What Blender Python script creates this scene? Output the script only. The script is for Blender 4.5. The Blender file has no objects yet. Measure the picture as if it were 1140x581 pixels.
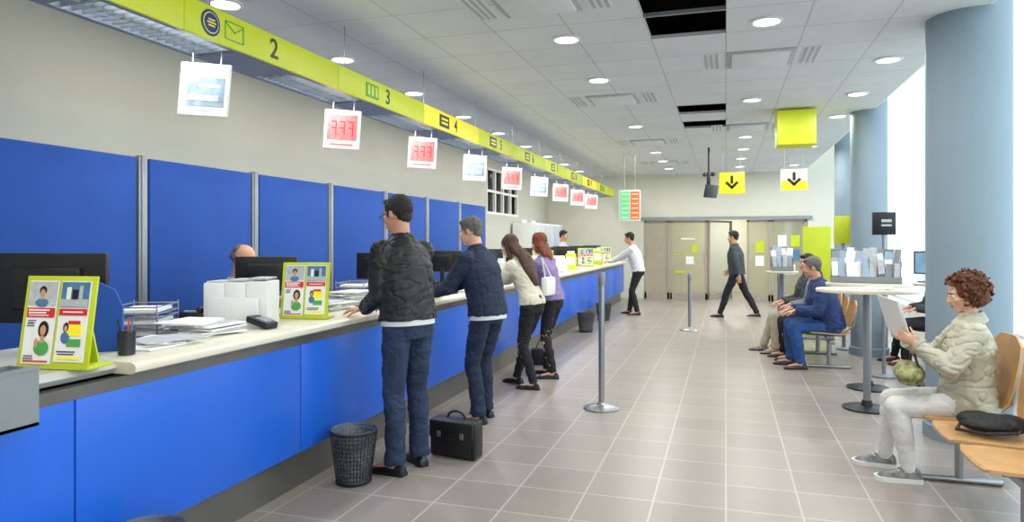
import bpy, bmesh, math, random
from mathutils import Vector, Matrix, noise, Euler
random.seed(4)
SC = bpy.context.scene
COL = SC.collection
R = math.radians
V = Vector

# ------------------------------------------------------------------ materials
def lin(h):
    h = h.lstrip('#')
    o = []
    for i in (0, 2, 4):
        c = int(h[i:i+2], 16)/255
        o.append(c/12.92 if c <= .04045 else ((c+.055)/1.055)**2.4)
    return o

def M(name, hexc, rough=.5, metal=0, var=.05, scale=6, bump=0, bscale=60, es=0, alpha=1, coat=0):
    m = bpy.data.materials.new(name); m.use_nodes = True
    nt = m.node_tree; N = nt.nodes; L = nt.links
    b = N['Principled BSDF']
    c = lin(hexc)
    tc = N.new('ShaderNodeTexCoord')
    nz = N.new('ShaderNodeTexNoise'); nz.inputs['Scale'].default_value = scale; nz.inputs['Detail'].default_value = 4
    L.new(tc.outputs['Object'], nz.inputs['Vector'])
    rp = N.new('ShaderNodeValToRGB')
    rp.color_ramp.elements[0].position = .3; rp.color_ramp.elements[1].position = .7
    rp.color_ramp.elements[0].color = [max(0, x*(1-var)) for x in c]+[1]
    rp.color_ramp.elements[1].color = [min(1, x*(1+var)) for x in c]+[1]
    L.new(nz.outputs['Fac'], rp.inputs['Fac'])
    L.new(rp.outputs['Color'], b.inputs['Base Color'])
    b.inputs['Roughness'].default_value = rough
    b.inputs['Metallic'].default_value = metal
    b.inputs['Coat Weight'].default_value = coat
    if es:
        L.new(rp.outputs['Color'], b.inputs['Emission Color'])
        b.inputs['Emission Strength'].default_value = es
    if bump:
        n2 = N.new('ShaderNodeTexNoise'); n2.inputs['Scale'].default_value = bscale; n2.inputs['Detail'].default_value = 3
        L.new(tc.outputs['Object'], n2.inputs['Vector'])
        bp = N.new('ShaderNodeBump'); bp.inputs['Strength'].default_value = bump; bp.inputs['Distance'].default_value = .02
        L.new(n2.outputs['Fac'], bp.inputs['Height']); L.new(bp.outputs['Normal'], b.inputs['Normal'])
    b.inputs['Alpha'].default_value = alpha
    return m

def tilemat(name, h1, h2, hm, size, mortar, off, rough, bumpv=.15, spec=.5):
    m = bpy.data.materials.new(name); m.use_nodes = True
    nt = m.node_tree; N = nt.nodes; L = nt.links; b = N['Principled BSDF']
    tc = N.new('ShaderNodeTexCoord'); mp = N.new('ShaderNodeMapping')
    mp.inputs['Location'].default_value = (off[0], off[1], 0)
    br = N.new('ShaderNodeTexBrick'); br.offset = 0; br.squash = 1
    br.inputs['Scale'].default_value = 1
    br.inputs['Brick Width'].default_value = size; br.inputs['Row Height'].default_value = size
    br.inputs['Mortar Size'].default_value = mortar; br.inputs['Mortar Smooth'].default_value = .1
    br.inputs['Bias'].default_value = 0
    br.inputs['Color1'].default_value = lin(h1)+[1]; br.inputs['Color2'].default_value = lin(h2)+[1]
    br.inputs['Mortar'].default_value = lin(hm)+[1]
    L.new(tc.outputs['Object'], mp.inputs['Vector']); L.new(mp.outputs['Vector'], br.inputs['Vector'])
    nz = N.new('ShaderNodeTexNoise'); nz.inputs['Scale'].default_value = 3; nz.inputs['Detail'].default_value = 5
    L.new(tc.outputs['Object'], nz.inputs['Vector'])
    mx = N.new('ShaderNodeMixRGB'); mx.blend_type = 'MULTIPLY'; mx.inputs['Fac'].default_value = .12
    L.new(br.outputs['Color'], mx.inputs['Color1']); L.new(nz.outputs['Fac'], mx.inputs['Color2'])
    L.new(mx.outputs['Color'], b.inputs['Base Color'])
    bp = N.new('ShaderNodeBump'); bp.inputs['Strength'].default_value = bumpv; bp.inputs['Distance'].default_value = .003
    bp.invert = True
    L.new(br.outputs['Fac'], bp.inputs['Height']); L.new(bp.outputs['Normal'], b.inputs['Normal'])
    b.inputs['Roughness'].default_value = rough
    b.inputs['Specular IOR Level'].default_value = spec
    return m

def glassmat(name, tint, gl=.08, frost=0.0):
    m = bpy.data.materials.new(name); m.use_nodes = True
    nt = m.node_tree; N = nt.nodes; L = nt.links
    for n in list(N): N.remove(n)
    out = N.new('ShaderNodeOutputMaterial')
    tr = N.new('ShaderNodeBsdfTransparent'); tr.inputs['Color'].default_value = lin(tint)+[1]
    g = N.new('ShaderNodeBsdfGlossy'); g.inputs['Roughness'].default_value = .05
    mx = N.new('ShaderNodeMixShader'); mx.inputs['Fac'].default_value = gl
    L.new(tr.outputs[0], mx.inputs[1]); L.new(g.outputs[0], mx.inputs[2])
    last = mx
    if frost:
        tl = N.new('ShaderNodeBsdfTranslucent'); tl.inputs['Color'].default_value = (.85, .85, .74, 1)
        df = N.new('ShaderNodeBsdfDiffuse'); df.inputs['Color'].default_value = (.66, .66, .56, 1)
        ad = N.new('ShaderNodeMixShader'); L.new(tl.outputs[0], ad.inputs[1]); L.new(df.outputs[0], ad.inputs[2])
        m2 = N.new('ShaderNodeMixShader'); m2.inputs['Fac'].default_value = frost
        L.new(mx.outputs[0], m2.inputs[1]); L.new(ad.outputs[0], m2.inputs[2]); last = m2
    L.new(last.outputs[0], out.inputs[0])
    return m

mt = {}
mt['floor'] = tilemat('floor_tiles', '9e948c', '968c84', 'bab2aa', .4, .006, (0, 0), .33, spec=.5)
mt['ceil'] = tilemat('ceiling_tiles', 'e2e5e4', 'dee1e0', 'c0c3c2', .6, .006, (0, -.45), .9, .12, .2)
mt['wall'] = M('wall_paint', 'bfbdb0', .85, var=.02, scale=1.5)
mt['wallcream'] = M('cream_wall_paint', 'd2d1c2', .85, var=.02, scale=1.5)
mt['white'] = M('white_paint', 'e6e6e2', .6, var=.02)
mt['ceilwhite'] = M('ceiling_vent_white', 'dcdfde', .7, var=.01)
mt['ventgrey'] = M('ceiling_vent_grey', 'b2b5b5', .7, var=.02)
mt['dark'] = M('dark_plenum', '0b0b0c', .9)
mt['blue'] = M('blue_laminate', '1b62d2', .35, var=.05, scale=1.2)
mt['bluefab'] = M('blue_fabric', '1a4a9c', .85, var=.1, scale=1.4, bump=.15, bscale=300)
mt['lime'] = M('lime_plastic', 'c2d022', .45, var=.03)
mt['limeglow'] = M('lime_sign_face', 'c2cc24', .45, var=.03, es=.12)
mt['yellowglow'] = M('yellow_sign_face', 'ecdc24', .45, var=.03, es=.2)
mt['cream'] = M('cream_countertop', 'e0dac4', .3, var=.03, coat=.2)
mt['desk'] = M('desk_laminate', 'c4c4be', .45, var=.03)
mt['metal'] = M('brushed_metal', 'a7a9aa', .33, metal=.9, var=.05, scale=20)
mt['greymetal'] = M('grey_painted_metal', '8d9296', .4, metal=.4, var=.03)
mt['darkmetal'] = M('dark_metal', '3a3e42', .4, metal=.7, var=.05)
mt['plinth'] = M('plinth_steel', '7a7873', .35, metal=.7, var=.08)
mt['black'] = M('black_plastic', '141518', .4, var=.1)
mt['navyink'] = M('navy_emblem_ink', '17307a', .4, var=.05)
mt['screen'] = M('screen_glass', '0c0f14', .15, var=.1)
mt['screenblue'] = M('lit_screen', '6f8fa8', .2, var=.2, es=.3)
mt['paper'] = M('white_paper', 'eeeeea', .8, var=.03)
mt['signwhite'] = M('white_sign_added_glow', 'ececdf', .6, var=.02, es=.1)  # faint emission added so the white sign faces look less dim
mt['papergrey'] = M('grey_paper', 'b9bcc0', .8, var=.15, scale=30)
mt['faint'] = M('grey_blue_picture', '8c9da8', .7, var=.3, scale=18)
mt['red'] = M('red_print', 'd8262a', .5, var=.05)
mt['pinkglow'] = M('pink_red_print', 'f06660', .5, var=.35, scale=45, es=.3)
mt['greenp'] = M('green_print', '4ea44a', .5, var=.1)
mt['bluep'] = M('blue_print', '4a7a9c', .5, var=.2, scale=30)
mt['skinp'] = M('skin_tone_print', 'c89474', .6)
mt['col'] = M('column_paint', '8496a1', .6, var=.02, scale=2)
mt['frame'] = M('window_frame', 'e2eaee', .4)
mt['beige'] = M('beige_door_frame', 'a3998a', .5, var=.06)
mt['ply'] = M('beech_plywood', 'c99a62', .4, var=.12, scale=9)
mt['glass'] = glassmat('window_glass', 'f8fcff', .03)
mt['frost'] = glassmat('frosted_glass', 'e8e8d8', .1, .32)
mt['glow'] = M('lamp_glow', 'fffdf4', .5, var=0, es=6)
mt['tube'] = M('fluorescent_tube', 'e4eeff', .5, var=0, es=11)
mt['pattern'] = M('green_patterned_fabric', '8a8c5c', .8, var=.7, scale=28)

# ------------------------------------------------------------------ mesh builder
I4 = Matrix.Identity(4)
class B:
    def __init__(s): s.bm = bmesh.new()
    def _mi(s, vs, mi):
        if mi:
            for f in {f for v in vs for f in v.link_faces}: f.material_index = mi
    def box(s, c, d, mi=0, rot=None, bev=0):
        r = bmesh.ops.create_cube(s.bm, size=1)['verts']
        bmesh.ops.transform(s.bm, matrix=Matrix.Translation(c)@(rot or I4)@Matrix.Diagonal((d[0], d[1], d[2], 1)), verts=r)
        s._mi(r, mi)
        if bev:
            es = list({e for v in r for e in v.link_edges})
            bmesh.ops.bevel(s.bm, geom=es, offset=bev, segments=2, profile=.5, affect='EDGES')
        return s
    def rod(s, a, b, r1, r2=None, seg=14, mi=0):
        a = V(a); b = V(b); r2 = r1 if r2 is None else r2
        d = b-a
        q = d.to_track_quat('Z', 'Y').to_matrix().to_4x4()
        r = bmesh.ops.create_cone(s.bm, cap_ends=True, segments=seg, radius1=r1, radius2=r2, depth=d.length)['verts']
        bmesh.ops.transform(s.bm, matrix=Matrix.Translation((a+b)/2)@q, verts=r)
        s._mi(r, mi); return s
    def ell(s, c, r, mi=0, rot=None, u=16, v=10):
        if not hasattr(r, '__len__'): r = (r, r, r)
        vs = bmesh.ops.create_uvsphere(s.bm, u_segments=u, v_segments=v, radius=1)['verts']
        bmesh.ops.transform(s.bm, matrix=Matrix.Translation(c)@(rot or I4)@Matrix.Diagonal((r[0], r[1], r[2], 1)), verts=vs)
        s._mi(vs, mi); return s
    def cap(s, a, b, r1, r2=None, mi=0, seg=12):
        r2 = r1 if r2 is None else r2
        s.rod(a, b, r1, r2, seg, mi); s.ell(a, r1, mi, u=seg, v=8); s.ell(b, r2, mi, u=seg, v=8); return s
    def loft(s, rings, mi=0, caps=True, closed=False):
        rs = [[s.bm.verts.new(p) for p in ring] for ring in rings]
        n = len(rs[0])
        pairs = list(zip(rs, rs[1:]))
        if closed: pairs.append((rs[-1], rs[0]))
        fs = []
        for A, Bq in pairs:
            for i in range(n):
                fs.append(s.bm.faces.new((A[i], A[(i+1) % n], Bq[(i+1) % n], Bq[i])))
        if caps and not closed:
            fs.append(s.bm.faces.new(rs[0][::-1])); fs.append(s.bm.faces.new(rs[-1]))
        for f in fs: f.material_index = mi
        return s
    def lathe(s, prof, c=(0, 0, 0), seg=24, mi=0):
        c = V(c)
        s.loft([[c+V((r*math.cos(2*math.pi*i/seg), r*math.sin(2*math.pi*i/seg), z)) for i in range(seg)] for r, z in prof], mi)
        return s
    def prism(s, pts2, axis_pts, mi=0):
        a, b = axis_pts
        s.loft([[V(p)+V(a) for p in pts2], [V(p)+V(b) for p in pts2]], mi); return s
    def done(s, name, parent=None, mats=('white',), loc=(0, 0, 0), rot=(0, 0, 0), smooth=True, label=None, flip=True):
        if flip: bmesh.ops.recalc_face_normals(s.bm, faces=s.bm.faces)
        me = bpy.data.meshes.new(name); s.bm.to_mesh(me); s.bm.free()
        for m in mats: me.materials.append(mt[m] if isinstance(m, str) else m)
        if smooth:
            for p in me.polygons: p.use_smooth = True
            me.set_sharp_from_angle(angle=R(38))
        return link(name, me, parent, loc, rot, label)

KIDS = {}
def link(name, data, parent=None, loc=(0, 0, 0), rot=(0, 0, 0), label=None):
    o = bpy.data.objects.new(name, data); COL.objects.link(o)
    o.location = loc; o.rotation_euler = rot
    if parent is not None:
        o.parent = parent; KIDS.setdefault(parent.name, []).append(o)
    if label: o['label'] = label
    return o

def thing(name, label, cat, loc=(0, 0, 0), rz=0, group=None):
    o = bpy.data.objects.new(name, None); COL.objects.link(o); o.empty_display_size = .1
    o.location = loc; o.rotation_euler = (0, 0, rz)
    o['label'] = label; o['category'] = cat
    if group: o['group'] = group
    return o

def tag(o, label, cat, group=None):
    o['label'] = label; o['category'] = cat
    if group: o['group'] = group
    return o

def base(n): return n.split('.')[0]
def dup(root, loc, rz=None, label=None):
    def rec(o, par):
        n = o.copy(); n.name = base(o.name); COL.objects.link(n)
        if par is not None:
            n.parent = par; KIDS.setdefault(par.name, []).append(n)
        for k in KIDS.get(o.name, []): rec(k, n)
        return n
    n = rec(root, None); n.location = loc
    if rz is not None: n.rotation_euler = (0, 0, rz)
    if label: n['label'] = label
    return n

def struct(o):
    o['kind'] = 'structure'; return o

def text(txt, name, parent, loc, rot, size, mat, ext=.001):
    cu = bpy.data.curves.new('t', 'FONT'); cu.body = txt; cu.size = size; cu.extrude = ext
    cu.align_x = 'CENTER'; cu.align_y = 'CENTER'
    cu.offset = size*.012
    t = bpy.data.objects.new('t', cu); COL.objects.link(t)
    dg = bpy.context.evaluated_depsgraph_get(); dg.update()
    me = bpy.data.meshes.new_from_object(t.evaluated_get(dg))
    bpy.data.objects.remove(t)
    me.materials.clear(); me.materials.append(mt[mat])
    return link(name, me, parent, loc, rot)

# ------------------------------------------------------------------ room shell
XL, XR, XC, YB, YF, ZC, ZU = -4.6, 2.95, 1.8, 18.0, -3.0, 3.2, 4.7
b = B(); b.box(((XL+XR)/2, 9, -.1), (XR-XL+.4, 25, .2)); struct(b.done('floor', None, ['floor'], smooth=False))

b = B()
xs = [XL]+[-4.2+.6*i for i in range(10)]+[XC]
ys = [YF]+[-2.55+.6*i for i in range(35)]
ys = [y for y in ys if y < YB]+[YB]
holes = [(-.3, 4.95), (-.3, 5.55), (-.3, 9.15), (-.3, 10.35)]
for i in range(len(xs)-1):
    for j in range(len(ys)-1):
        cx = (xs[i]+xs[i+1])/2; cy = (ys[j]+ys[j+1])/2
        if any(abs(cx-h[0]) < .1 and abs(cy-h[1]) < .1 for h in holes): continue
        b.box((cx, cy, ZC+.015), (xs[i+1]-xs[i], ys[j+1]-ys[j], .03))
bmesh.ops.remove_doubles(b.bm, verts=b.bm.verts, dist=.0005)
struct(b.done('ceiling', None, ['ceil'], smooth=False, flip=False))
b = B()
b.box(((XL+XR)/2, 7.5, ZU+.05), (XR-XL+.4, 21.4, .1))
struct(b.done('ceiling_upper', None, ['dark'], smooth=False))
b = B(); b.box((XC+.02, 7.5, (ZC+ZU)/2), (.04, 21, ZU-ZC-.01)); struct(b.done('trim_1', None, ['white'], smooth=False))
b = B(); b.box((2.4, 7.5, ZU-.02), (1.1, 21, .03)); struct(b.done('trim_2', None, ['white'], smooth=False))
b = B()
for y in (5.25,): b.box((-.3, y, ZC+.01), (.6, .024, .03))
struct(b.done('trim_3', None, ['greymetal'], smooth=False))
duct = B(); duct.rod((-2, 5.5, 3.75), (1.2, 5.5, 3.75), .13, seg=20)
for i in range(8): duct.rod((-2+.4*i, 5.5, 3.75), (-1.98+.4*i, 5.5, 3.75), .14, seg=20)
struct(duct.done('trim_4', None, ['darkmetal']))

b = B()
wy0, wy1, wz0, wz1 = 13.0, 15.2, 2.05, 3.0
b.box((XL-.1, (YF+wy0)/2, ZU/2), (.2, wy0-YF, ZU))
b.box((XL-.1, (wy1+YB)/2, ZU/2), (.2, YB-wy1, ZU))
b.box((XL-.1, (wy0+wy1)/2, wz0/2), (.2, wy1-wy0, wz0))
b.box((XL-.1, (wy0+wy1)/2, (wz1+ZU)/2), (.2, wy1-wy0, ZU-wz1))
struct(b.done('wall_left', None, ['wall'], smooth=False))
b = B()
b.box((XL-.12, (wy0+wy1)/2, (wz0+wz1)/2), (.02, wy1-wy0, wz1-wz0), 1)
for i in range(5): b.box((XL-.04, wy0+.03+i*(wy1-wy0-.06)/4, (wz0+wz1)/2), (.06, .06, wz1-wz0), 0)
for z in (wz0+.025, (wz0+wz1)/2, wz1-.025): b.box((XL-.04, (wy0+wy1)/2, z), (.05, wy1-wy0, .05), 0)
struct(b.done('window_1', None, ['white', 'screen'], smooth=False))

ox0, ox1, oz = -2.05, 1.9, 2.1
b = B()
b.box(((XL+ox0)/2, YB+.1, ZU/2), (ox0-XL, .2, ZU))
b.box(((ox1+XR)/2, YB+.1, ZU/2), (XR-ox1, .2, ZU))
b.box(((ox0+ox1)/2, YB+.1, (oz+ZU)/2), (ox1-ox0, .2, ZU-oz))
struct(b.done('wall_back', None, ['wallcream'], smooth=False))
b = B(); b.box(((XL+XR)/2, YF-.1, ZU/2), (XR-XL, .2, ZU)); struct(b.done('wall_front', None, ['wall'], smooth=False))
b = B(); b.box((0, 21.1, 1.4), (7, .2, 2.8)); b.box((-2.6, 19.6, 1.4), (.2, 2.8, 2.8)); b.box((2.6, 19.6, 1.4), (.2, 2.8, 2.8))
struct(b.done('wall_vestibule', None, ['wallcream'], smooth=False))
b = B(); b.box((0, 19.6, 2.72), (5.4, 2.8, .1)); struct(b.done('ceiling_vestibule', None, ['white'], smooth=False))

# right glazing
n = 0
y = YF
while y < YB-.1:
    b = B()
    w = min(3.0, YB-y)
    b.box((XR, y+w/2, (ZU+.45)/2), (.012, w, ZU-.45), 1)
    b.box((XR-.01, y+.02, (ZU+.45)/2), (.05, .04, ZU-.45), 0)
    for z in (.5, ZU-.05): b.box((XR-.01, y+w/2, z), (.05, w, .04), 0)
    struct(b.done('window_%d' % (n+2), None, ['frame', 'glass'], smooth=False))
    n += 1; y += 3.0
b = B(); b.box((XR-.02, 7.5, .22), (.2, 21, .44)); struct(b.done('wall_right', None, ['white'], smooth=False))
b = B(); b.box((14, 9, -.3), (22, 60, .2)); struct(b.done('ground_outside', None, [M('pavement', 'd4d8da', .9)], smooth=False))
b = B(); b.box((XL+.01, 7.5, .05), (.02, 21, .1)); struct(b.done('baseboard_left', None, ['greymetal'], smooth=False))

def column(x, y, r, top):
    b = B(); b.lathe([(r+.02, 0), (r+.02, .1), (r, .11), (r, top)], seg=48)
    o = b.done('column', None, ['col'], (x, y, 0))
    tag(o, 'round pale blue-grey painted concrete column by the windows', 'column', 'columns along the glazing')
column(1.76, 6.0, .28, ZU-.04)
column(1.80, 10.0, .22, ZU-.04)
column(2.15, 13.8, .24, ZU-.04)

# ------------------------------------------------------------------ door screen at the back
def doorpanel(n, x0, x1, z1, mats, open_=0, handle=True, poster=None):
    b = B(); w = x1-x0; t = .05
    b.box((t/2, 0, z1/2), (t, .05, z1), 0); b.box((w-t/2, 0, z1/2), (t, .05, z1), 0)
    b.box((w/2, 0, z1-t/2), (w, .05, t), 0); b.box((w/2, 0, .08), (w, .05, .16), 0)
    b.box((w/2, 0, z1/2), (w-.02, .012, z1-.05), 1)
    if handle:
        b.rod((w-.09, -.06, .95), (w-.09, -.06, 1.25), .012, mi=2)
        b.rod((w-.09, -.06, .97), (w-.09, 0, .97), .008, mi=2); b.rod((w-.09, -.06, 1.23), (w-.09, 0, 1.23), .008, mi=2)
    if poster:
        for (px, pz, pw, ph, mi) in poster: b.box((px, -.03, pz), (pw, .004, ph), mi)
    struct(b.done('door_%d' % n, None, mats, (x0, YB+.05, 0), (0, 0, open_), smooth=False))
pm = ['beige', 'frost', 'metal', 'paper', 'lime', 'red', 'bluep']
doorpanel(1, -2.03, -1.4, 2.02, ['beige', M('tan_door_panel', 'a8a08c', .6), 'metal'], handle=False)
doorpanel(2, -1.38, -.45, 2.02, pm, poster=[(.45, 1.55, .35, .04, 3), (.3, 1.15, .5, .02, 4), (.5, 1.0, .2, .2, 3), (.25, .7, .25, .06, 4), (.62, 1.3, .14, .2, 4)])
doorpanel(3, -.43, .45, 2.02, ['beige', 'glass', 'metal'], open_=R(50))
doorpanel(4, .5, 1.05, 2.02, pm, handle=False, poster=[(.3, 1.35, .2, .28, 4), (.3, 1.0, .2, .25, 3)])
doorpanel(5, 1.07, 1.88, 2.02, pm, poster=[(.25, 1.5, .2, .28, 3), (.55, 1.5, .2, .28, 4), (.25, 1.15, .2, .28, 4), (.55, 1.15, .2, .28, 6), (.4, .8, .3, .25, 3)])
b = B(); b.box(((ox0+ox1)/2, YB-.02, 2.07), (ox1-ox0+.2, .1, .08)); struct(b.done('trim_5', None, ['greymetal'], smooth=False))

# ------------------------------------------------------------------ ceiling lights and vents
def downlight(x, y, z=ZC, p=17):
    if not downlight.proto:
        t = thing('ceiling_downlight', 'round recessed ceiling downlight with white rim, lit', 'ceiling light', (x, y, z), group='recessed downlights in the tiled ceiling')
        B().lathe([(.12, 0), (.125, -.012), (.1, -.016), (.095, -.006)], seg=28).done('rim', t, ['white'])
        B().lathe([(.094, -.004), (.094, -.009)], seg=24).done('lamp', t, ['glow'])
        downlight.proto = t
    else:
        dup(downlight.proto, (x, y, z))
    l = bpy.data.lights.new('downlight_lamp', 'AREA'); l.shape = 'DISK'; l.size = .19; l.energy = p; l.color = (1, .98, .93)
    o = bpy.data.objects.new('downlight_lamp', l); COL.objects.link(o); o.location = (x, y, z-.03)
downlight.proto = None
for yy in (-1.5, 1.0, 4.05, 5.62, 7.15, 8.7, 10.2, 11.75, 13.3, 14.8, 16.4):
    for xx in (-3.42, -1.28, .3, 1.45):
        if xx == .3 and yy in (7.15, 10.2): continue
        if xx == -1.28 and yy in (8.7, 4.05): continue
        if xx == 1.45 and yy in (5.62, 11.75, 14.8): continue
        downlight(xx, yy, p=14 if xx < -3 else 17)
l = bpy.data.lights.new('vestibule_lamp', 'AREA'); l.size = 1; l.energy = 75; l.color = (1, .96, .86)
o = bpy.data.objects.new('vestibule_lamp', l); COL.objects.link(o); o.location = (0, 19.6, 2.6)

t = thing('ceiling_vent', 'square white air diffuser with side slots in the ceiling', 'air vent', (.3, 6.75, ZC), group='air diffusers in the ceiling')
B().box((0, 0, -.006), (.58, .58, .012), bev=.003).done('frame', t, ['ventgrey'])
B().box((0, 0, -.016), (.5, .5, .02), bev=.005).done('cover', t, ['ceilwhite'])
for s_ in (-1, 1):
    b = B(); b.box((s_*.43, 0, -.002), (.16, .56, .006), 1)
    for q in range(3): b.box((s_*(.38+.05*q), 0, -.006), (.026, .54, .006), 0)
    b.done('side_slot', t, ['ventgrey', 'ceilwhite'], smooth=False)
for (x, y) in ((-1.29, 8.2), (-1.29, 4.65), (-1.27, 11.9), (.3, 10.75), (-1.27, 15.2)): dup(t, (x, y, ZC))

# ------------------------------------------------------------------ service counter
ctr = thing('service_counter', 'long blue laminate service counter with cream top and steel plinth', 'counter', (-2.42, .55, 0))
cy0, cy1 = .55, 17.0
k = 0; y = .55
while y < cy1-.01:
    y2 = min(cy1, (2.03-1.48)+1.48*(k+1))
    B().box((-.015, (y+y2)/2-cy0, .56), (.03, y2-y-.008, .64), bev=.003).done('front_panel', ctr, ['blue'])
    y = y2; k += 1
ln = cy1-cy0
B().box((-.1, ln/2, .12), (.04, ln, .24)).done('plinth', ctr, ['plinth'])
B().box((-.03, ln/2, .905), (.05, ln, .05)).done('rail', ctr, ['plinth'])
prof = [(-.36, .94), (.045, .94), (.065, .95), (.07, .965), (.065, .98), (.045, .99), (-.36, .99)]
b = B(); b.loft([[V((p[0], yy, p[1])) for p in prof] for yy in (1.7, ln)]); b.done('counter_top', ctr, ['cream'])
b = B(); b.box((-.6, ln/2, .965), (.55, ln, .03), bev=.004); b.done('work_surface', ctr, ['desk'])
b = B()
b.box((-.86, ln/2, .48), (.03, ln, .94))
b.done('back_panel', ctr, ['greymetal'])
prof = [(-.36, .94), (-.06, .94), (-.03, .965), (-.06, .99), (-.36, .99)]
b = B(); b.loft([[V((p[0], yy, p[1])) for p in prof] for yy in (0, 1.7)]); b.done('counter_top', ctr, ['desk'])

t = thing('metal_document_box', 'brushed steel open document box fixed to the counter edge', 'metal box', (-2.345, 1.62, .86))
b = B()
b.box((0, 0, .006), (.14, .3, .012)); b.box((.065, 0, .1), (.01, .3, .2)); b.box((-.065, 0, .1), (.01, .3, .2))
b.box((0, .145, .1), (.13, .01, .2)); b.box((0, -.145, .1), (.13, .01, .2)); b.box((.06, 0, .2), (.03, .3, .01))
b.done('tray', t, ['greymetal'], smooth=False)

# ------------------------------------------------------------------ sign canopy
ca = thing('sign_canopy', 'long suspended lime sign band with grey housing and louvred lights', 'sign', (-2.69, 1.0, 2.6))
cl = 16.3
y = 0; k = 0
while y < cl-.01:
    y2 = min(cl, .4+1.48*(k+1)*1.0)
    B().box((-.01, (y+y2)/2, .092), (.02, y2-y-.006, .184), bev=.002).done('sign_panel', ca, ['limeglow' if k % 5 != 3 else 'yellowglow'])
    y = y2; k += 1
b = B()
b.box((-.19, cl/2, .17), (.34, cl, .02)); b.box((-.35, cl/2, .095), (.02, cl, .17)); b.box((-.035, cl/2, .015), (.03, cl, .03)); b.box((-.335, cl/2, .015), (.04, cl, .03))
for i in range(0, 12):
    yb = 1.11+1.48*i
    if yb < cl: b.box((-.19, yb, .011), (.28, .52, .02))
b.box((-.19, .4, .011), (.28, .9, .018))
b.done('housing', ca, ['greymetal'], smooth=False)
for i in range(11):
    yc = 1.85+1.48*i
    if yc > cl-.5: break
    b = B()
    b.rod((-.13, yc-.45, .09), (-.13, yc+.45, .09), .013, mi=1); b.rod((-.24, yc-.45, .09), (-.24, yc+.45, .09), .013, mi=1)
    for j in range(17): b.box((-.19, yc-.46+j*.0575, .024), (.28, .006, .03), 2)
    b.box((-.19, yc, .024), (.006, .92, .03), 2)
    b.box((-.19, yc, .15), (.28, .92, .01), 0)
    b.done('louvre_light', ca, ['white', 'tube', 'greymetal'], smooth=False)
    l = bpy.data.lights.new('louvre_lamp', 'AREA'); l.shape = 'RECTANGLE'; l.size = .2; l.size_y = .7; l.energy = 7; l.color = (.88, .95, 1)
    o = bpy.data.objects.new('louvre_lamp', l); COL.objects.link(o); o.location = (-2.88, 1.0+yc, 2.59)
for i in range(11):
    B().rod((-.19, .8+1.48*i, .18), (-.19, .8+1.48*i, ZC-2.6), .004).done('hanger', ca, ['metal'])
tr = (R(90), 0, R(90))
def zc(y): return y-1.0
yy = zc(3.07)
b = B(); b.rod((0, 0, 0), (.003, 0, 0), .072, seg=32, mi=0); b.rod((.003, 0, 0), (.005, 0, 0), .058, seg=32, mi=1)
b.rod((.005, 0, 0), (.007, 0, 0), .053, seg=32, mi=0)
for i in range(3): b.box((.008, 0, .016-.016*i), (.002, .066-.016*abs(i-1), .007), 1)
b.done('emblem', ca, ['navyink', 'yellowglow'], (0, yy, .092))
b = B()
w_, h_ = .15, .1; e = .006
b.box((0, 0, h_/2), (.003, w_, e)); b.box((0, 0, -h_/2), (.003, w_, e)); b.box((0, w_/2, 0), (.003, e, h_)); b.box((0, -w_/2, 0), (.003, e, h_))
b.box((0, -w_/4, .02), (.003, .095, e), rot=Matrix.Rotation(R(-32), 4, 'X')); b.box((0, w_/4, .02), (.003, .095, e), rot=Matrix.Rotation(R(32), 4, 'X'))
b.done('envelope_icon', ca, ['greenp'], (.002, zc(3.26), .092), smooth=False)
for i in range(9):
    n_ = i+2; Y = 3.62+1.5*i
    if Y > 16.5: break
    text(str(n_), 'numeral', ca, (.002, zc(Y), .09), tr, .17, 'black')
    if i >= 1:
        b = B()
        if i == 1:
            b.box((0, 0, 0), (.003, .2, .11), 0)
            for q in range(3): b.box((.003, -.06+.06*q, 0), (.002, .035, .08), 1)
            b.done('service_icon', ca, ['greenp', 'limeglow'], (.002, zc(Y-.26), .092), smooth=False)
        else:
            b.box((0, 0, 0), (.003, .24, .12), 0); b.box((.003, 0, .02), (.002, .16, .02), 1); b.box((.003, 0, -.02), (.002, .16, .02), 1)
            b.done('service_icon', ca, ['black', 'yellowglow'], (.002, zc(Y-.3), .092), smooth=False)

rd = random.Random(11)
def display(face, i, lab):
    t = thing('number_display', lab, 'display panel', (-2.87, 3.23+1.48*i, 2.37), R(22), group='queue number displays under the sign canopy')
    t.rotation_euler = (R(-4), R(3), R(22))
    B().box((0, 0, 0), (.28, .022, .31), bev=.004).done('casing', t, ['white'])
    b = B(); b.box((0, -.0125, 0), (.265, .003, .295), 0)
    if face == 'pic':
        b.box((.01, -.015, -.015), (.21, .003, .17), 1); b.box((.0, -.017, -.05), (.17, .002, .035), 2); b.box((.03, -.017, .02), (.12, .002, .02), 2); b.box((0, -.015, .11), (.16, .003, .012), 2); b.box((-.03, -.015, -.125), (.12, .003, .01), 2)
    else:
        b.box((0, -.015, .015), (.23, .003, .2), 1)
        for q in range(3):
            b.box((-.065+.065*q, -.017, .06), (.036, .002, .01), 2); b.box((-.065+.065*q, -.017, .01), (.036, .002, .01), 2); b.box((-.047+.065*q, -.017, .01), (.009, .002, .11), 2)
        b.box((0, -.015, -.12), (.18, .003, .015), 1)
    b.done('screen', t, ['signwhite', 'faint', 'papergrey'] if face == 'pic' else ['signwhite', 'pinkglow', 'red'], smooth=False)
    for s_ in (-.08, .08): B().rod((s_, 0, .15), (s_, 0, .24), .005).done('hanger', t, ['metal'])
    return t
for i in range(9):
    face = 'pic' if i in (0, 3, 5) else 'red'
    display(face, i, 'white hanging panel showing a small picture' if face == 'pic' else 'white hanging panel with glowing red digits')

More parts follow.
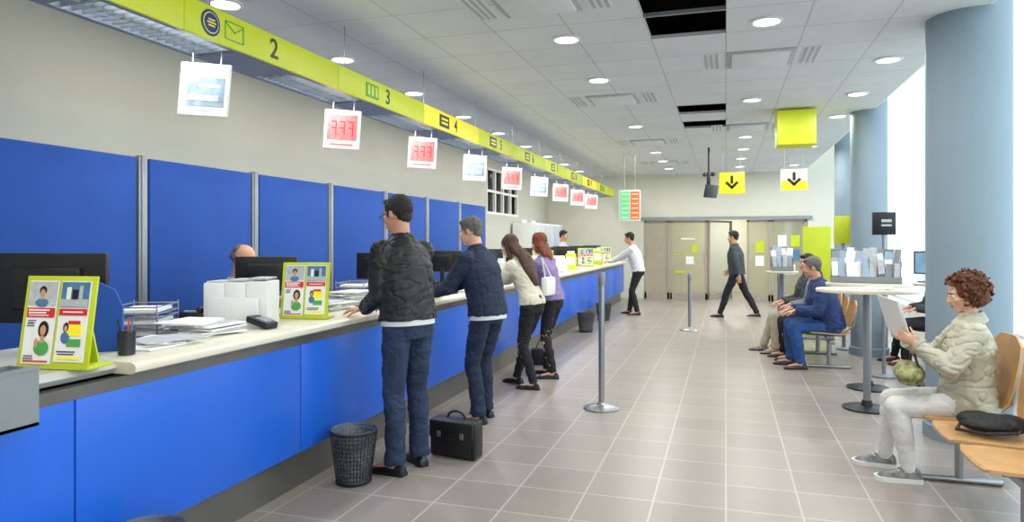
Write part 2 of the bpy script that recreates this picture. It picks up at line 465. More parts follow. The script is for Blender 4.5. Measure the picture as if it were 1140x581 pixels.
# ------------------------------------------------------------------ blue partitions behind the counter
for i in range(-2, 6):
    y0 = 4.07+1.28*i
    t = thing('office_partition', 'tall blue fabric office partition with grey metal post', 'partition', (-4.2, y0, 0), group='blue partitions behind the counter')
    B().box((0, .64, 1.1), (.04, 1.16, 2.05), bev=.012).done('fabric_panel', t, ['bluefab'])
    b = B(); b.box((0, 0, 1.07), (.07, .05, 2.14), bev=.005); b.box((0, 1.25, 1.07), (.05, .03, 2.12), bev=.005); b.box((0, .64, .06), (.035, 1.2, .03))
    b.box((0, 0, .01), (.3, .06, .02))
    b.done('frame', t, ['greymetal'])
for (y, z, h, m2) in ((12.2, 1.6, .5, 'bluep'), (15.6, 1.7, .6, 'papergrey'), (16.4, 1.7, .6, 'greenp')):
    b = B(); b.box((0, 0, 0), (.02, .42, h), 0, bev=.003); b.box((.012, 0, .05), (.004, .34, h*.5), 1); b.box((.012, 0, -h*.32), (.004, .3, .04), 2)
    tag(b.done('poster', None, ['paper', m2, 'red'], (XL+.012, y, z), smooth=False), 'white framed notice on the wall behind the counter', 'poster', 'wall notices')
for i in range(3):
    t = thing('storage_cabinet', 'tall white metal storage cabinet against the wall', 'cabinet', (-4.3, 15.0+.95*i, 0), group='white cabinets behind the counter')
    B().box((0, 0, .95), (.5, .9, 1.9), bev=.008).done('body', t, ['white'])
    for s_ in (-1, 1):
        d = B().box((.26, .22*s_, .95), (.02, .43, 1.84), bev=.004).done('door', t, ['papergrey'])
        B().rod((.29, .05*s_, .9), (.29, .05*s_, 1.05), .008).done('handle', d, ['metal'])

# ------------------------------------------------------------------ desk items
ZT = .992; ZD = .982
def brochure_stand(loc, rz, lab):
    t = thing('brochure_stand', lab, 'leaflet display', loc, rz, group='lime leaflet displays on the counter')
    tl = (R(-9), 0, 0)
    B().box((0, 0, .185), (.32, .01, .37), bev=.003).done('board', t, ['lime'], rot=tl)
    b = B(); b.box((0, .07, .006), (.32, .13, .012), bev=.003); b.box((0, .095, .14), (.2, .008, .28), rot=Matrix.Rotation(R(14), 4, 'X'))
    b.done('easel', t, ['lime'])
    def leaf(x, zt, zb, items):
        b = B(); b.box((x, -.008, (zt+zb)/2), (.132, .004, zt-zb), 0)
        for it in items:
            y_ = -.0115-.0006*(it[6] if len(it) > 6 else 0)
            if it[0] == 'b': b.box((it[1], y_, it[2]), (it[3], .003, it[4]), it[5])
            else: b.ell((it[1], y_, it[2]), (it[3], .0022, it[4]), it[5], u=20)
        b.done('leaflet', t, ['paper', 'papergrey', 'red', 'skinp', 'black', 'greenp', 'bluep', 'yellowglow'], rot=tl, smooth=False)
    leaf(-.073, .35, .02, [('b', -.073, .298, .124, .095, 1), ('e', -.073, .262, .034, .018, 6, 1), ('b', -.073, .28, .014, .02, 3, 1), ('e', -.073, .31, .019, .02, 4, 1), ('e', -.073, .302, .013, .019, 3, 2),
        ('b', -.073, .222, .124, .038, 2), ('b', -.08, .232, .095, .006, 0, 1), ('b', -.087, .221, .08, .006, 0, 1), ('b', -.08, .211, .09, .004, 0, 1),
        ('e', -.052, .155, .024, .034, 4), ('b', -.052, .115, .016, .03, 3, 1), ('e', -.052, .152, .014, .021, 3, 2), ('e', -.052, .082, .034, .03, 5, 1), ('e', -.078, .1, .008, .02, 3, 2),
        ('b', -.108, .19, .035, .004, 6), ('b', -.112, .18, .03, .004, 4), ('b', -.112, .17, .03, .004, 4), ('b', -.108, .05, .04, .004, 4), ('b', -.108, .04, .045, .004, 4), ('b', -.073, .03, .11, .006, 2)])
    leaf(.073, .35, .03, [('b', .073, .295, .124, .1, 6), ('b', .073, .262, .124, .03, 1, 1), ('b', .045, .3, .02, .05, 0, 1), ('b', .075, .295, .026, .04, 4, 1), ('b', .1, .302, .016, .055, 1, 1),
        ('b', .073, .226, .124, .026, 2), ('b', .073, .226, .09, .005, 0, 1), ('b', .085, .155, .07, .045, 7), ('b', .085, .185, .05, .014, 2, 1), ('e', .05, .165, .014, .02, 4, 1), ('e', .05, .162, .009, .014, 3, 2), ('e', .05, .125, .02, .024, 6, 1),
        ('b', .09, .105, .06, .03, 5), ('b', .06, .07, .08, .004, 4), ('b', .06, .06, .07, .004, 4), ('b', .073, .045, .1, .01, 7)])
    return t
brochure_stand((-2.54, 2.03, ZT), R(8), 'lime leaflet display with two illustrated advertising leaflets')
brochure_stand((-2.62, 3.83, ZT), R(12), 'lime leaflet display with two illustrated advertising leaflets')
for yy in (9.9, 13.2, 15.3): brochure_stand((-2.62, yy, ZT), R(12), 'lime leaflet display with two illustrated advertising leaflets')

def monitor(loc, rz, w=.5, h=.31, lift=.16, lab='black flat computer monitor on a stand seen from behind', grp='monitors on the counter', face='screen'):
    t = thing('computer_monitor', lab, 'computer monitor', loc, rz, group=grp)
    b = B(); b.box((0, 0, lift+h/2), (w, .03, h), bev=.008); b.box((0, .025, lift+h/2), (w*.6, .04, h*.6), bev=.012)
    for i in range(6): b.box((0, .047, lift+h/2+.05-.02*i), (w*.4, .004, .006))
    b.done('casing', t, ['black'])
    B().box((0, -.017, lift+h/2), (w-.03, .004, h-.03)).done('screen', t, [face])
    b = B(); b.lathe([(.11, 0), (.11, .008), (.03, .016)], seg=24); b.box((0, .03, (lift+.05)/2), (.05, .02, lift+.04), bev=.004)
    b.done('stand', t, ['black'])
    return t
monitor((-3.04, 2.42, ZD), R(195), .56, .33, .13)
m0 = monitor((-3.02, 3.98, ZD), R(200), .42, .24, .17)
for i in range(1, 9):
    dup(m0, (-3.02, 4.1+1.48*i, ZD), R(195+random.uniform(-10, 10)))

t = thing('document_holder', 'upright white plastic document holder with papers', 'file holder', (-2.83, 3.5, ZD), R(15))
b = B()
for i in range(3):
    b.box((-.13+.13*i, 0, .135), (.13, .2, .26+.01*i), bev=.008); b.box((-.13+.13*i, 0, .27+.01*i), (.1, .18, .01), 1)
b.box((0, -.12, .09), (.3, .03, .18), 0, bev=.005)
b.done('holder', t, ['white', 'papergrey'])
def trays(loc, rz):
    t = thing('letter_tray', 'stacked wire letter tray holding papers', 'paper tray', loc, rz, group='letter trays on the desk')
    b = B()
    for k in range(3):
        z = .01+.06*k
        for (a, c) in (((-.12, -.16), (.12, -.16)), ((.12, -.16), (.12, .16)), ((.12, .16), (-.12, .16)), ((-.12, .16), (-.12, -.16))):
            b.rod((a[0], a[1], z), (c[0], c[1], z), .004, seg=6); b.rod((a[0], a[1], z+.035), (c[0], c[1], z+.035), .004, seg=6)
        for i in range(7): b.rod((-.12+.04*i, -.16, z), (-.12+.04*i, .16, z), .002, seg=6)
        for p in ((-.12, -.16), (.12, -.16), (.12, .16), (-.12, .16)): b.rod((p[0], p[1], 0), (p[0], p[1], z+.05), .004, seg=6)
    b.done('wire_frame', t, ['greymetal'])
    b = B()
    for k in range(3): b.box((0, 0, .022+.06*k), (.2, .28, .016), rot=Matrix.Rotation(R(3*k-3), 4, 'Z'))
    b.done('papers', t, ['paper'], smooth=False)
trays((-3.05, 2.98, ZD), R(25)); trays((-3.0, 5.15, ZD), R(10)); trays((-3.0, 8.1, ZD), R(10))
def stack(loc, n, spread=.03, rz=0):
    b = B()
    for i in range(n):
        b.box((random.uniform(-spread, spread), random.uniform(-spread, spread), .004+i*.008), (.21, .29, .0075), rot=Matrix.Rotation(random.uniform(-.5, .5)+rz, 4, 'Z'), mi=i % 4 == 3)
    tag(b.done('paper_stack', None, ['paper', 'papergrey'], loc, smooth=False), 'untidy stack of white forms on the counter', 'papers', 'paper stacks on the counter')
stack((-2.66, 2.66, ZT), 4, .05); stack((-2.72, 3.04, ZD+.01), 10, .05)
stack((-2.8, 4.42, ZD+.01), 8, .05); stack((-2.85, 4.82, ZD+.01), 14); stack((-2.6, 5.1, ZT), 3)
for i in range(8):
    stack((-2.9, 5.95+1.48*i, ZD+.01), random.randint(6, 16)); stack((-2.6, 6.42+1.48*i, ZT), random.randint(1, 4))
t = thing('keyboard', 'black computer keyboard lying on the desk', 'keyboard', (-2.95, 2.68, ZD+.002), R(200), group='keyboards')
B().box((0, 0, .01), (.42, .12, .02), bev=.004).done('body', t, ['black'])
b = B()
for i in range(13):
    for j in range(4): b.box((-.185+.031*i, -.04+.026*j, .022), (.024, .02, .006))
b.done('keys', t, ['darkmetal'], smooth=False)
def phone(loc, rz):
    t = thing('desk_telephone', 'dark desk telephone with handset', 'telephone', loc, rz, group='desk telephones')
    b = B(); b.box((0, 0, .042), (.18, .2, .05), rot=Matrix.Rotation(R(8), 4, 'X'), bev=.01)
    for i in range(3):
        for j in range(4): b.box((.01+.03*i, -.06+.03*j, .067+.004*j), (.02, .018, .008), 1)
    b.done('body', t, ['black', 'papergrey'])
    b = B(); b.cap((-.06, -.08, .087), (-.06, .08, .1), .014); b.ell((-.06, -.085, .079), (.026, .028, .02)); b.ell((-.06, .085, .097), (.026, .028, .02)); b.done('handset', t, ['black'])
phone((-2.95, 6.55, ZD), R(190)); phone((-3.15, 3.5, ZD), R(190))
def penpot(loc):
    t = thing('pen_pot', 'small dark pen pot holding pens on the counter', 'pen holder', loc, 0, group='pen pots on the counter')
    B().lathe([(.035, 0), (.038, .1), (.034, .1), (.032, .01)], seg=18).done('pot', t, ['darkmetal'])
    for i, m_ in enumerate(('bluep', 'red', 'black')):
        a = i*2.1
        B().rod((.01*math.cos(a), .01*math.sin(a), .012), (.035*math.cos(a), .035*math.sin(a), .16), .004, seg=8).done('pen', t, [m_])
penpot((-2.72, 4.12, ZT)); penpot((-2.72, 5.72, ZT)); penpot((-2.56, 2.4, ZT))
def reader(loc, rz):
    t = thing('card_reader', 'small grey card reader on the counter', 'card reader', loc, rz, group='card readers on the counter')
    B().box((0, 0, .035), (.09, .17, .04), rot=Matrix.Rotation(R(12), 4, 'X'), bev=.008).done('body', t, ['darkmetal'])
    b = B()
    for i in range(3):
        for j in range(4): b.box((-.024+.024*i, -.06+.022*j, .047+.0047*j), (.016, .014, .008))
    b.done('keypad', t, ['papergrey'], smooth=False)
reader((-2.58, 3.36, ZT), R(80)); reader((-2.5, 4.85, ZT), R(80)); reader((-2.55, 6.1, ZT), R(80))
b = B()
pr = [V((-.1, 0, 0)), V((.08, 0, 0)), V((.08, 0, .2)), V((.05, 0, .28)), V((-.02, 0, .32)), V((-.1, 0, .32))]
b.prism(pr, ((0, -.02, 0), (0, .02, 0)))
tag(b.done('chair_back_panel', None, ['bluefab'], (-2.74, 2.44, ZT), (0, 0, R(40))), 'curved blue fabric panel in place of a chair back', 'chair back')  # upright panel put in for a blue chair back
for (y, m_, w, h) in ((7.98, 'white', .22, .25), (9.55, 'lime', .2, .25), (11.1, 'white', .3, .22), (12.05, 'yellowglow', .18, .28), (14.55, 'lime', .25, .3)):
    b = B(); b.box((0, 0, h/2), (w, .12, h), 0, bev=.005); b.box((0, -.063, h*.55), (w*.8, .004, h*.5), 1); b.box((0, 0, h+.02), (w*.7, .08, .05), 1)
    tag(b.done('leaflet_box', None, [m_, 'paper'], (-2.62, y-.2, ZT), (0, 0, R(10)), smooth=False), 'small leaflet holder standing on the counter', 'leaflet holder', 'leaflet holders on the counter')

# ------------------------------------------------------------------ bins
bt = thing('waste_bin', 'black wire mesh waste bin beside the counter', 'waste bin', (-2.21, 3.76, 0), group='waste bins along the counter')
b = B(); h = .33; r0, r1 = .105, .145; nseg = 36
for k in range(13):
    z = .01+k*(h-.02)/12; r = r0+(r1-r0)*z/h
    for i in range(24):
        a = 2*math.pi*i/24; c = 2*math.pi*(i+1)/24
        b.rod((r*math.cos(a), r*math.sin(a), z), (r*math.cos(c), r*math.sin(c), z), .0018 if 0 < k < 12 else .006, seg=5)
for i in range(nseg):
    a = 2*math.pi*i/nseg
    b.rod((r0*math.cos(a), r0*math.sin(a), .01), (r1*math.cos(a), r1*math.sin(a), h-.01), .0022, seg=5)
b.done('mesh_basket', bt, ['black'])
B().lathe([(r0, .002), (r0, .012)], seg=24).done('bottom', bt, ['black'])
b = B(); b.lathe([(r0-.006, .014), (r0, .1), (r1-.012, .3), (r1-.004, .335), (r1-.02, .31), (r1-.035, .25), (.05, .2)], seg=24)
b.done('bin_liner', bt, [M('grey_plastic_bag', '6c7078', .3, var=.3, bump=.8, bscale=25, alpha=.55)])
for p in ((-2.24, 2.2), (-2.2, 11.1), (-2.2, 12.8)): dup(bt, (p[0], p[1], 0))

t = thing('briefcase', 'black leather briefcase standing on the floor', 'briefcase', (-1.79, 4.42, 0), R(-8))
b = B(); b.box((0, 0, .135), (.36, .13, .26), bev=.02); b.box((0, -.07, .12), (.3, .02, .17), bev=.008); b.box((0, -.075, .2), (.34, .02, .12), bev=.006)
b.done('body', t, [M('black_leather_case', '17161a', .35, var=.1, bump=.2, bscale=120)])
b = B()
for i in range(8):
    a = math.pi*i/8; c = math.pi*(i+1)/8
    b.cap((-.07*math.cos(a), 0, .265+.05*math.sin(a)), (-.07*math.cos(c), 0, .265+.05*math.sin(c)), .008, seg=8)
b.done('handle', t, ['black'])
for s_ in (-.09, .09): B().box((s_, -.09, .17), (.03, .008, .04), bev=.002).done('buckle', t, ['metal'])
t = thing('handbag', 'dark handbag resting on the floor by the counter', 'handbag', (-2.12, 8.0, 0), R(20))
B().box((0, 0, .1), (.28, .12, .2), bev=.03).done('body', t, ['black'])
b = B(); b.cap((-.08, 0, .19), (-.04, 0, .3), .006, seg=8); b.cap((-.04, 0, .3), (.04, 0, .3), .006, seg=8); b.cap((.04, 0, .3), (.08, 0, .19), .006, seg=8); b.done('handle', t, ['black'])

# ------------------------------------------------------------------ stanchions
def stanchion(loc, h, rb=.16):
    t = thing('queue_stanchion', 'brushed steel queue barrier post with round base', 'barrier post', loc, group='queue barrier posts')
    B().lathe([(rb, 0), (rb, .012), (rb*.85, .022), (.045, .04), (.03, .06)], seg=36).done('foot', t, ['metal'])
    B().lathe([(.027, .04), (.027, h-.12)], seg=20).done('pole', t, ['metal'])
    B().lathe([(.03, h-.12), (.034, h-.11), (.034, h-.02), (.03, h), (.005, h+.002)], seg=20).done('belt_head', t, ['greymetal'])
stanchion((-1.06, 6.06, 0), 1.22); stanchion((-.58, 11.8, 0), .95)
stanchion((.78, 11.2, 0), 1.0, .14)

# ------------------------------------------------------------------ hanging signs
t = thing('hanging_sign_cube', 'lime green cube sign hanging from the ceiling', 'sign', (.86, 9.6, 2.73))
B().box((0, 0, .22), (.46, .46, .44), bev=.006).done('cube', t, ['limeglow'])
B().rod((0, 0, .44), (0, 0, .47), .02).done('hanger', t, ['metal'])
def arrow_sign(x, y, z, m_, lab):
    t = thing('arrow_sign', lab, 'sign', (x, y, z), group='hanging arrow signs')
    B().box((0, 0, 0), (.43, .06, .38), bev=.006).done('panel', t, [m_])
    b = B(); b.box((0, -.033, .06), (.045, .006, .14))
    for s_ in (-1, 1): b.box((.045*s_, -.033, -.035), (.045, .006, .15), rot=Matrix.Rotation(R(45*s_), 4, 'Y'))
    b.done('arrow', t, ['black'], smooth=False)
    if m_ == 'signwhite': B().box((0, -.0305, -.1), (.42, .004, .16)).done('stripe', t, ['yellowglow'], smooth=False)
    for s_ in (-.15, .15): B().rod((s_, 0, .19), (s_, 0, ZC-z), .004).done('hanger', t, ['metal'])
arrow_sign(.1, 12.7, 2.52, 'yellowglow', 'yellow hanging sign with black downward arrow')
arrow_sign(1.12, 12.7, 2.55, 'signwhite', 'white and yellow hanging sign with black downward arrow')
t = thing('hanging_monitor', 'black monitor on a ceiling pole bracket', 'ceiling monitor', (-.3, 12.95, 2.3), R(60))
B().rod((0, 0, .15), (0, 0, .9), .018).done('pole', t, ['black'])
b = B(); b.box((0, -.05, .1), (.4, .04, .24), bev=.01, rot=Matrix.Rotation(R(12), 4, 'X')); b.box((0, .01, .12), (.08, .1, .08), bev=.01); b.done('screen_casing', t, ['black'])
b = B(); b.rod((-.36, -.3, .38), (.36, .3, .44), .012); b.ell((-.36, -.3, .37), (.05, .04, .04)); b.ell((.36, .3, .45), (.05, .04, .04)); b.box((0, 0, .3), (.06, .06, .3), bev=.01)
b.done('bracket', t, ['black'])
t = thing('queue_board', 'hanging call board with red and green halves', 'display board', (-1.78, 13.3, 2.18), R(8))
B().box((0, 0, 0), (.42, .07, .6), bev=.008).done('casing', t, ['white'])
b = B(); b.box((-.09, -.038, .0), (.17, .006, .54), 1); b.box((.1, -.038, 0), (.17, .006, .54), 0)
for i in range(6):
    b.box((-.09, -.043, .22-.09*i), (.12, .004, .02), 2); b.box((.1, -.043, .22-.09*i), (.12, .004, .02), 2)
b.done('screen', t, [M('orange_led', 'ee6a40', .5, es=.4), M('green_led', '6fd39a', .5, es=.3), M('pale_led', 'd8e8a8', .5, es=.2)], smooth=False)
for s_ in (-.1, .1): B().rod((s_, 0, .3), (s_, 0, 1.02), .006).done('hanger', t, ['metal'])

# ------------------------------------------------------------------ high tables
def high_table(loc, rx, ry, lab, rb=.2):
    t = thing('high_table', lab, 'table', loc, group='standing-height writing tables')
    prof = [(rx-.006, 0), (rx, .01), (rx, .025), (rx-.006, .032)]
    b = B(); seg = 48
    b.loft([[V((r*math.cos(2*math.pi*i/seg), r/rx*ry*math.sin(2*math.pi*i/seg), 1.04+z)) for i in range(seg)] for r, z in prof])
    b.done('table_top', t, ['cream'])
    B().lathe([(.032, .03), (.032, 1.04)], seg=20).done('pole', t, ['greymetal'])
    B().lathe([(rb, 0), (rb, .015), (rb*.8, .025), (.05, .035), (.04, .08)], seg=36).done('foot', t, ['darkmetal'])
    return t
high_table((1.2, 6.76, 0), .42, .3, 'standing-height table with pale oval top on a steel pole')
high_table((1.38, 7.7, 0), .4, .3, 'standing-height table with pale oval top holding leaflet racks')
high_table((.76, 10.4, 0), .22, .22, 'small standing-height table on a steel pole', .16)
high_table((2.05, 8.0, 0), .26, .26, 'standing-height table carrying a monitor', .18)
def rack(loc, rz, n, lab):
    t = thing('leaflet_rack', lab, 'leaflet rack', loc, rz, group='leaflet racks on standing tables')
    b = B(); b.box((0, .1, .17), (.07*n+.02, .01, .34), bev=.003)
    for i in range(0, n+1, 2): b.box((-.035*n+.07*i, 0, .1), (.004, .2, .2))
    b.box((0, 0, .006), (.07*n+.02, .22, .012)); b.box((0, -.1, .03), (.07*n+.02, .006, .06)); b.box((0, 0, .13), (.07*n, .006, .08))
    b.done('frame', t, ['greymetal'], smooth=False)
    b = B()
    rr = random.Random(n)
    for i in range(n):
        for q in range(2):
            b.box((-.035*n+.035+.07*i, -.07+.02*q, .12+rr.uniform(-.01, .05)), (rr.uniform(.05, .08), .008, rr.uniform(.14, .2)), rr.randint(0, 4), rot=Matrix.Rotation(R(-12), 4, 'X')@Matrix.Rotation(rr.uniform(-.16, .16), 4, 'Y'))
            b.box((-.035*n+.035+.07*i, .04+.02*q, .22+rr.uniform(-.02, .05)), (rr.uniform(.05, .09), .008, rr.uniform(.16, .22)), rr.randint(0, 4), rot=Matrix.Rotation(R(-10), 4, 'X')@Matrix.Rotation(rr.uniform(-.16, .16), 4, 'Y'))
    b.done('leaflets', t, ['paper', 'papergrey', M('pale_blue_print', '9fb4c8', .6), 'papergrey', 'greymetal'], smooth=False)
rack((1.36, 7.74, 1.076), R(-10), 9, 'grey leaflet rack full of white leaflets')
rack((.76, 10.42, 1.076), R(0), 4, 'small grey leaflet rack on a standing table')
monitor((2.0, 8.0, 1.074), R(-15), .28, .24, .08, 'small monitor with pale screen on a standing table', 'monitors on tables', 'screenblue')
b = B(); b.box((0, 0, .003), (.21, .3, .004), rot=Matrix.Rotation(.4, 4, 'Z')); b.box((.1, .05, .006), (.21, .3, .003), rot=Matrix.Rotation(-.3, 4, 'Z'))
tag(b.done('form_sheet', None, ['paper'], (1.2, 6.76, 1.073), smooth=False), 'loose white forms lying on the standing table', 'papers')

t = thing('info_totem', 'tall lime green information totem', 'totem', (1.33, 11.4, 0), R(-5))
B().box((0, 0, .86), (.4, .1, 1.72), bev=.01).done('panel', t, ['lime'])
B().box((0, 0, .02), (.5, .35, .04), bev=.01).done('foot', t, ['greymetal'])
t = thing('info_totem', 'slim lime post with a small header panel', 'totem', (1.55, 10.35, 0), 0)
B().box((0, 0, 1.65), (.24, .08, .38), bev=.006).done('panel', t, ['lime'])
B().rod((0, 0, .03), (0, 0, 1.47), .025).done('pole', t, ['greymetal'])
B().lathe([(.1, 0), (.1, .02), (.03, .04)]).done('foot', t, ['greymetal'])
t = thing('info_post', 'black square sign on a slim steel post', 'sign', (1.66, 8.4, 0), 0)
b = B(); b.box((0, 0, 1.69), (.23, .05, .25), bev=.004); b.done('panel', t, ['black'])
B().box((.02, -.028, 1.72), (.1, .004, .03)).box((.02, -.028, 1.67), (.1, .004, .02)).done('marking', t, ['papergrey'], smooth=False)
B().rod((0, 0, .03), (0, 0, 1.57), .02).done('pole', t, ['greymetal'])
B().lathe([(.13, 0), (.13, .02), (.03, .04)]).done('foot', t, ['greymetal'])

# ------------------------------------------------------------------ beam seating
def seat_row(x, ys, lab, backh=1.0):
    t = thing('beam_seating', lab, 'bench', (x, ys[0], 0), group='beam seating along the windows')
    for yy in ys:
        dy = yy-ys[0]
        th = .014
        def slab(profile, crown):
            rr = []
            for (px, pz, hw) in profile:
                ring = [V((px, dy+(-1+.25*i)*hw, pz+crown*(-1+.25*i)**2)) for i in range(9)]
                ring += [V((px, dy+(-1+.25*i)*hw, pz+crown*(-1+.25*i)**2-th)) for i in range(8, -1, -1)]
                rr.append(ring)
            return rr
        b = B(); b.loft(slab([(-.23, .42, .17), (-.22, .432, .21), (-.1, .43, .225), (.06, .42, .225), (.17, .425, .21), (.2, .435, .18)], .012))
        b.done('seat', t, ['ply'])
        b = B()
        rr = []
        for (px, pz, hw) in [(.2, .5, .13), (.215, .54, .18), (.235, .65, .215), (.26, .8, .22), (.275, .88, .2), (.28, .93, .12)]:
            pz = .5+(pz-.5)*backh
            ring = []
            for i in range(9):
                s_ = -1+.25*i; ring.append(V((px-.02*s_*s_, dy+s_*hw, pz)))
            for i in range(8, -1, -1):
                s_ = -1+.25*i; ring.append(V((px-.02*s_*s_+th, dy+s_*hw, pz)))
            rr.append(ring)
        b.loft(rr); b.done('backrest', t, ['ply'])
        b = B()
        for s_ in (-.12, .12):
            b.rod((-.14, dy+s_, .4), (.12, dy+s_, .4), .01); b.rod((.12, dy+s_, .4), (.24, dy+s_, .52), .01); b.rod((.24, dy+s_, .52), (.275, dy+s_, .72), .01)
            b.box((0, dy+s_, .375), (.08, .02, .06))
        b.rod((.1, dy-.12, .4), (.1, dy+.12, .4), .01)
        b.done('bracket', t, ['metal'])
    L_ = ys[-1]-ys[0]
    B().box((0, L_/2, .335), (.06, abs(L_)+.5, .05), bev=.006).done('beam', t, ['metal'])
    for yy in (.0, L_):
        b = B(); b.rod((0, yy, .03), (0, yy, .32), .025); b.rod((-.25, yy, .02), (.22, yy, .02), .02); b.ell((-.25, yy, .02), .02); b.ell((.22, yy, .02), .02)
        b.done('leg', t, ['metal'])
    return t
seat_row(1.38, [4.87, 4.37, 3.87], 'row of curved beech plywood seats on a chrome beam')
seat_row(1.16, [8.8, 9.32, 9.84], 'row of curved beech plywood seats on a chrome beam', .7)
seat_row(2.5, [8.9, 9.4, 10.1], 'row of curved beech plywood seats on a chrome beam')

t = thing('shoulder_bag', 'soft black bag with strap lying on a plywood seat', 'bag', (1.4, 4.4, .445), R(10))
b = B(); b.ell((0, 0, .045), (.16, .13, .05)); b.ell((-.06, .03, .06), (.1, .08, .045)); b.ell((.08, -.03, .05), (.09, .1, .05)); b.done('body', t, [M('black_nylon', '121215', .6, bump=.5, bscale=30)])
b = B()
pp = [V((-.14, .02, .05)), V((-.2, -.05, .02)), V((-.1, -.14, .02)), (V((.05, -.15, .03))), V((.14, -.05, .06))]
for a, c in zip(pp, pp[1:]): b.cap(a, c, .009, seg=8)
b.done('strap', t, ['black'])

# ------------------------------------------------------------------ people
def ik(a, b_, l1, l2, hint):
    d = b_-a; L = min(d.length, (l1+l2)*.998); n = d.normalized(); b2 = a+n*L
    x = (l1*l1-l2*l2+L*L)/(2*L); h = math.sqrt(max(l1*l1-x*x, 0))
    hp = hint-n*hint.dot(n); hp.normalize()
    return a+n*x+hp*h, b2

def voxel(b, name, parent, mats, vox, it=4, nz=None):
    me = bpy.data.meshes.new('tmp'); b.bm.to_mesh(me); b.bm.free()
    o = bpy.data.objects.new('tmp', me); COL.objects.link(o)
    m = o.modifiers.new('r', 'REMESH'); m.mode = 'VOXEL'; m.voxel_size = vox; m.adaptivity = 0
    if it:
        m = o.modifiers.new('s', 'SMOOTH'); m.factor = .5; m.iterations = it
    dg = bpy.context.evaluated_depsgraph_get(); dg.update()
    nm = bpy.data.meshes.new_from_object(o.evaluated_get(dg))
    bpy.data.objects.remove(o)
    if nz:
        amp, fr = nz
        ns = [v.normal.copy() for v in nm.vertices]
        for v, n_ in zip(nm.vertices, ns):
            p = v.co
            if fr < 20:   # cloth: broad soft undulation plus narrow creases
                q = V((p.x*fr*.8+p.z*fr*.5, p.y*fr*.8, p.z*fr*1.3-p.x*fr*.4))
                cr = 1-min(1, abs(noise.noise(q*1.5+V((5, 2, 9))))*5)
                k = .7*noise.noise(q)+.2*noise.noise(q*2.6)-.55*cr
            else:
                k = noise.noise(p*fr)+.5*noise.noise(p*fr*2.3)
            v.co = p+n_*(amp*k)
    nm.name = name; nm.materials.clear()
    for q in mats: nm.materials.append(mt[q] if isinstance(q, str) else q)
    for p in nm.polygons: p.use_smooth = True
    return link(name, nm, parent)

SKIN = M('skin', 'c99478', .5, var=.06, scale=12)
SKIN2 = M('skin_light', 'd4a488', .5, var=.06, scale=12)
LIP = M('lips', 'a85a50', .5)
EYEW = M('eye_white', 'e8e4de', .2)
IRIS = M('iris', '2a1a12', .2)

def ring(c, rx, ry, side, fwd, n=20):
    return [c+side*(rx*math.cos(2*math.pi*i/n))+fwd*(ry*math.sin(2*math.pi*i/n)) for i in range(n)]

def hand(b, w, d, nrm, side, s, curl):
    d = d.normalized(); nrm = (nrm-d*nrm.dot(d)).normalized(); lat = d.cross(nrm)*side
    pl = .095*s
    b.loft([ring(w, .024*s, .019*s, lat, nrm, 12), ring(w+d*.03*s, .034*s, .017*s, lat, nrm, 12), ring(w+d*.07*s, .041*s, .015*s, lat, nrm, 12), ring(w+d*pl, .038*s, .011*s, lat, nrm, 12)])
    for i, ln_ in enumerate((.068, .077, .072, .056)):
        p = w+d*(pl-.008*s)+lat*((.030-.020*i)*s)
        dr = (d+lat*(.08-.06*i)).normalized()
        r = (.0092-.0004*i)*s
        a = 0
        for k, fr in enumerate((.44, .32, .24)):
            a += curl*(.55, .7, .45)[k]
            q = p+(dr*math.cos(a)+nrm*math.sin(a))*(ln_*fr*s)
            b.cap(p, q, r, r*.9, seg=8); p = q; r *= .9
    p = w+d*.025*s+lat*.028*s
    dr = (d*.65+lat*.7+nrm*.25).normalized()
    q = p+dr*.042*s; b.cap(p, q, .013*s, .0105*s, seg=8)
    dr = (d*.85+lat*.3+nrm*(.3+.3*curl)).normalized()
    q2 = q+dr*.03*s; b.cap(q, q2, .0105*s, .009*s, seg=8)
    b.cap(q2, q2+(dr+nrm*.2).normalized()*.022*s, .009*s, .0075*s, seg=8)

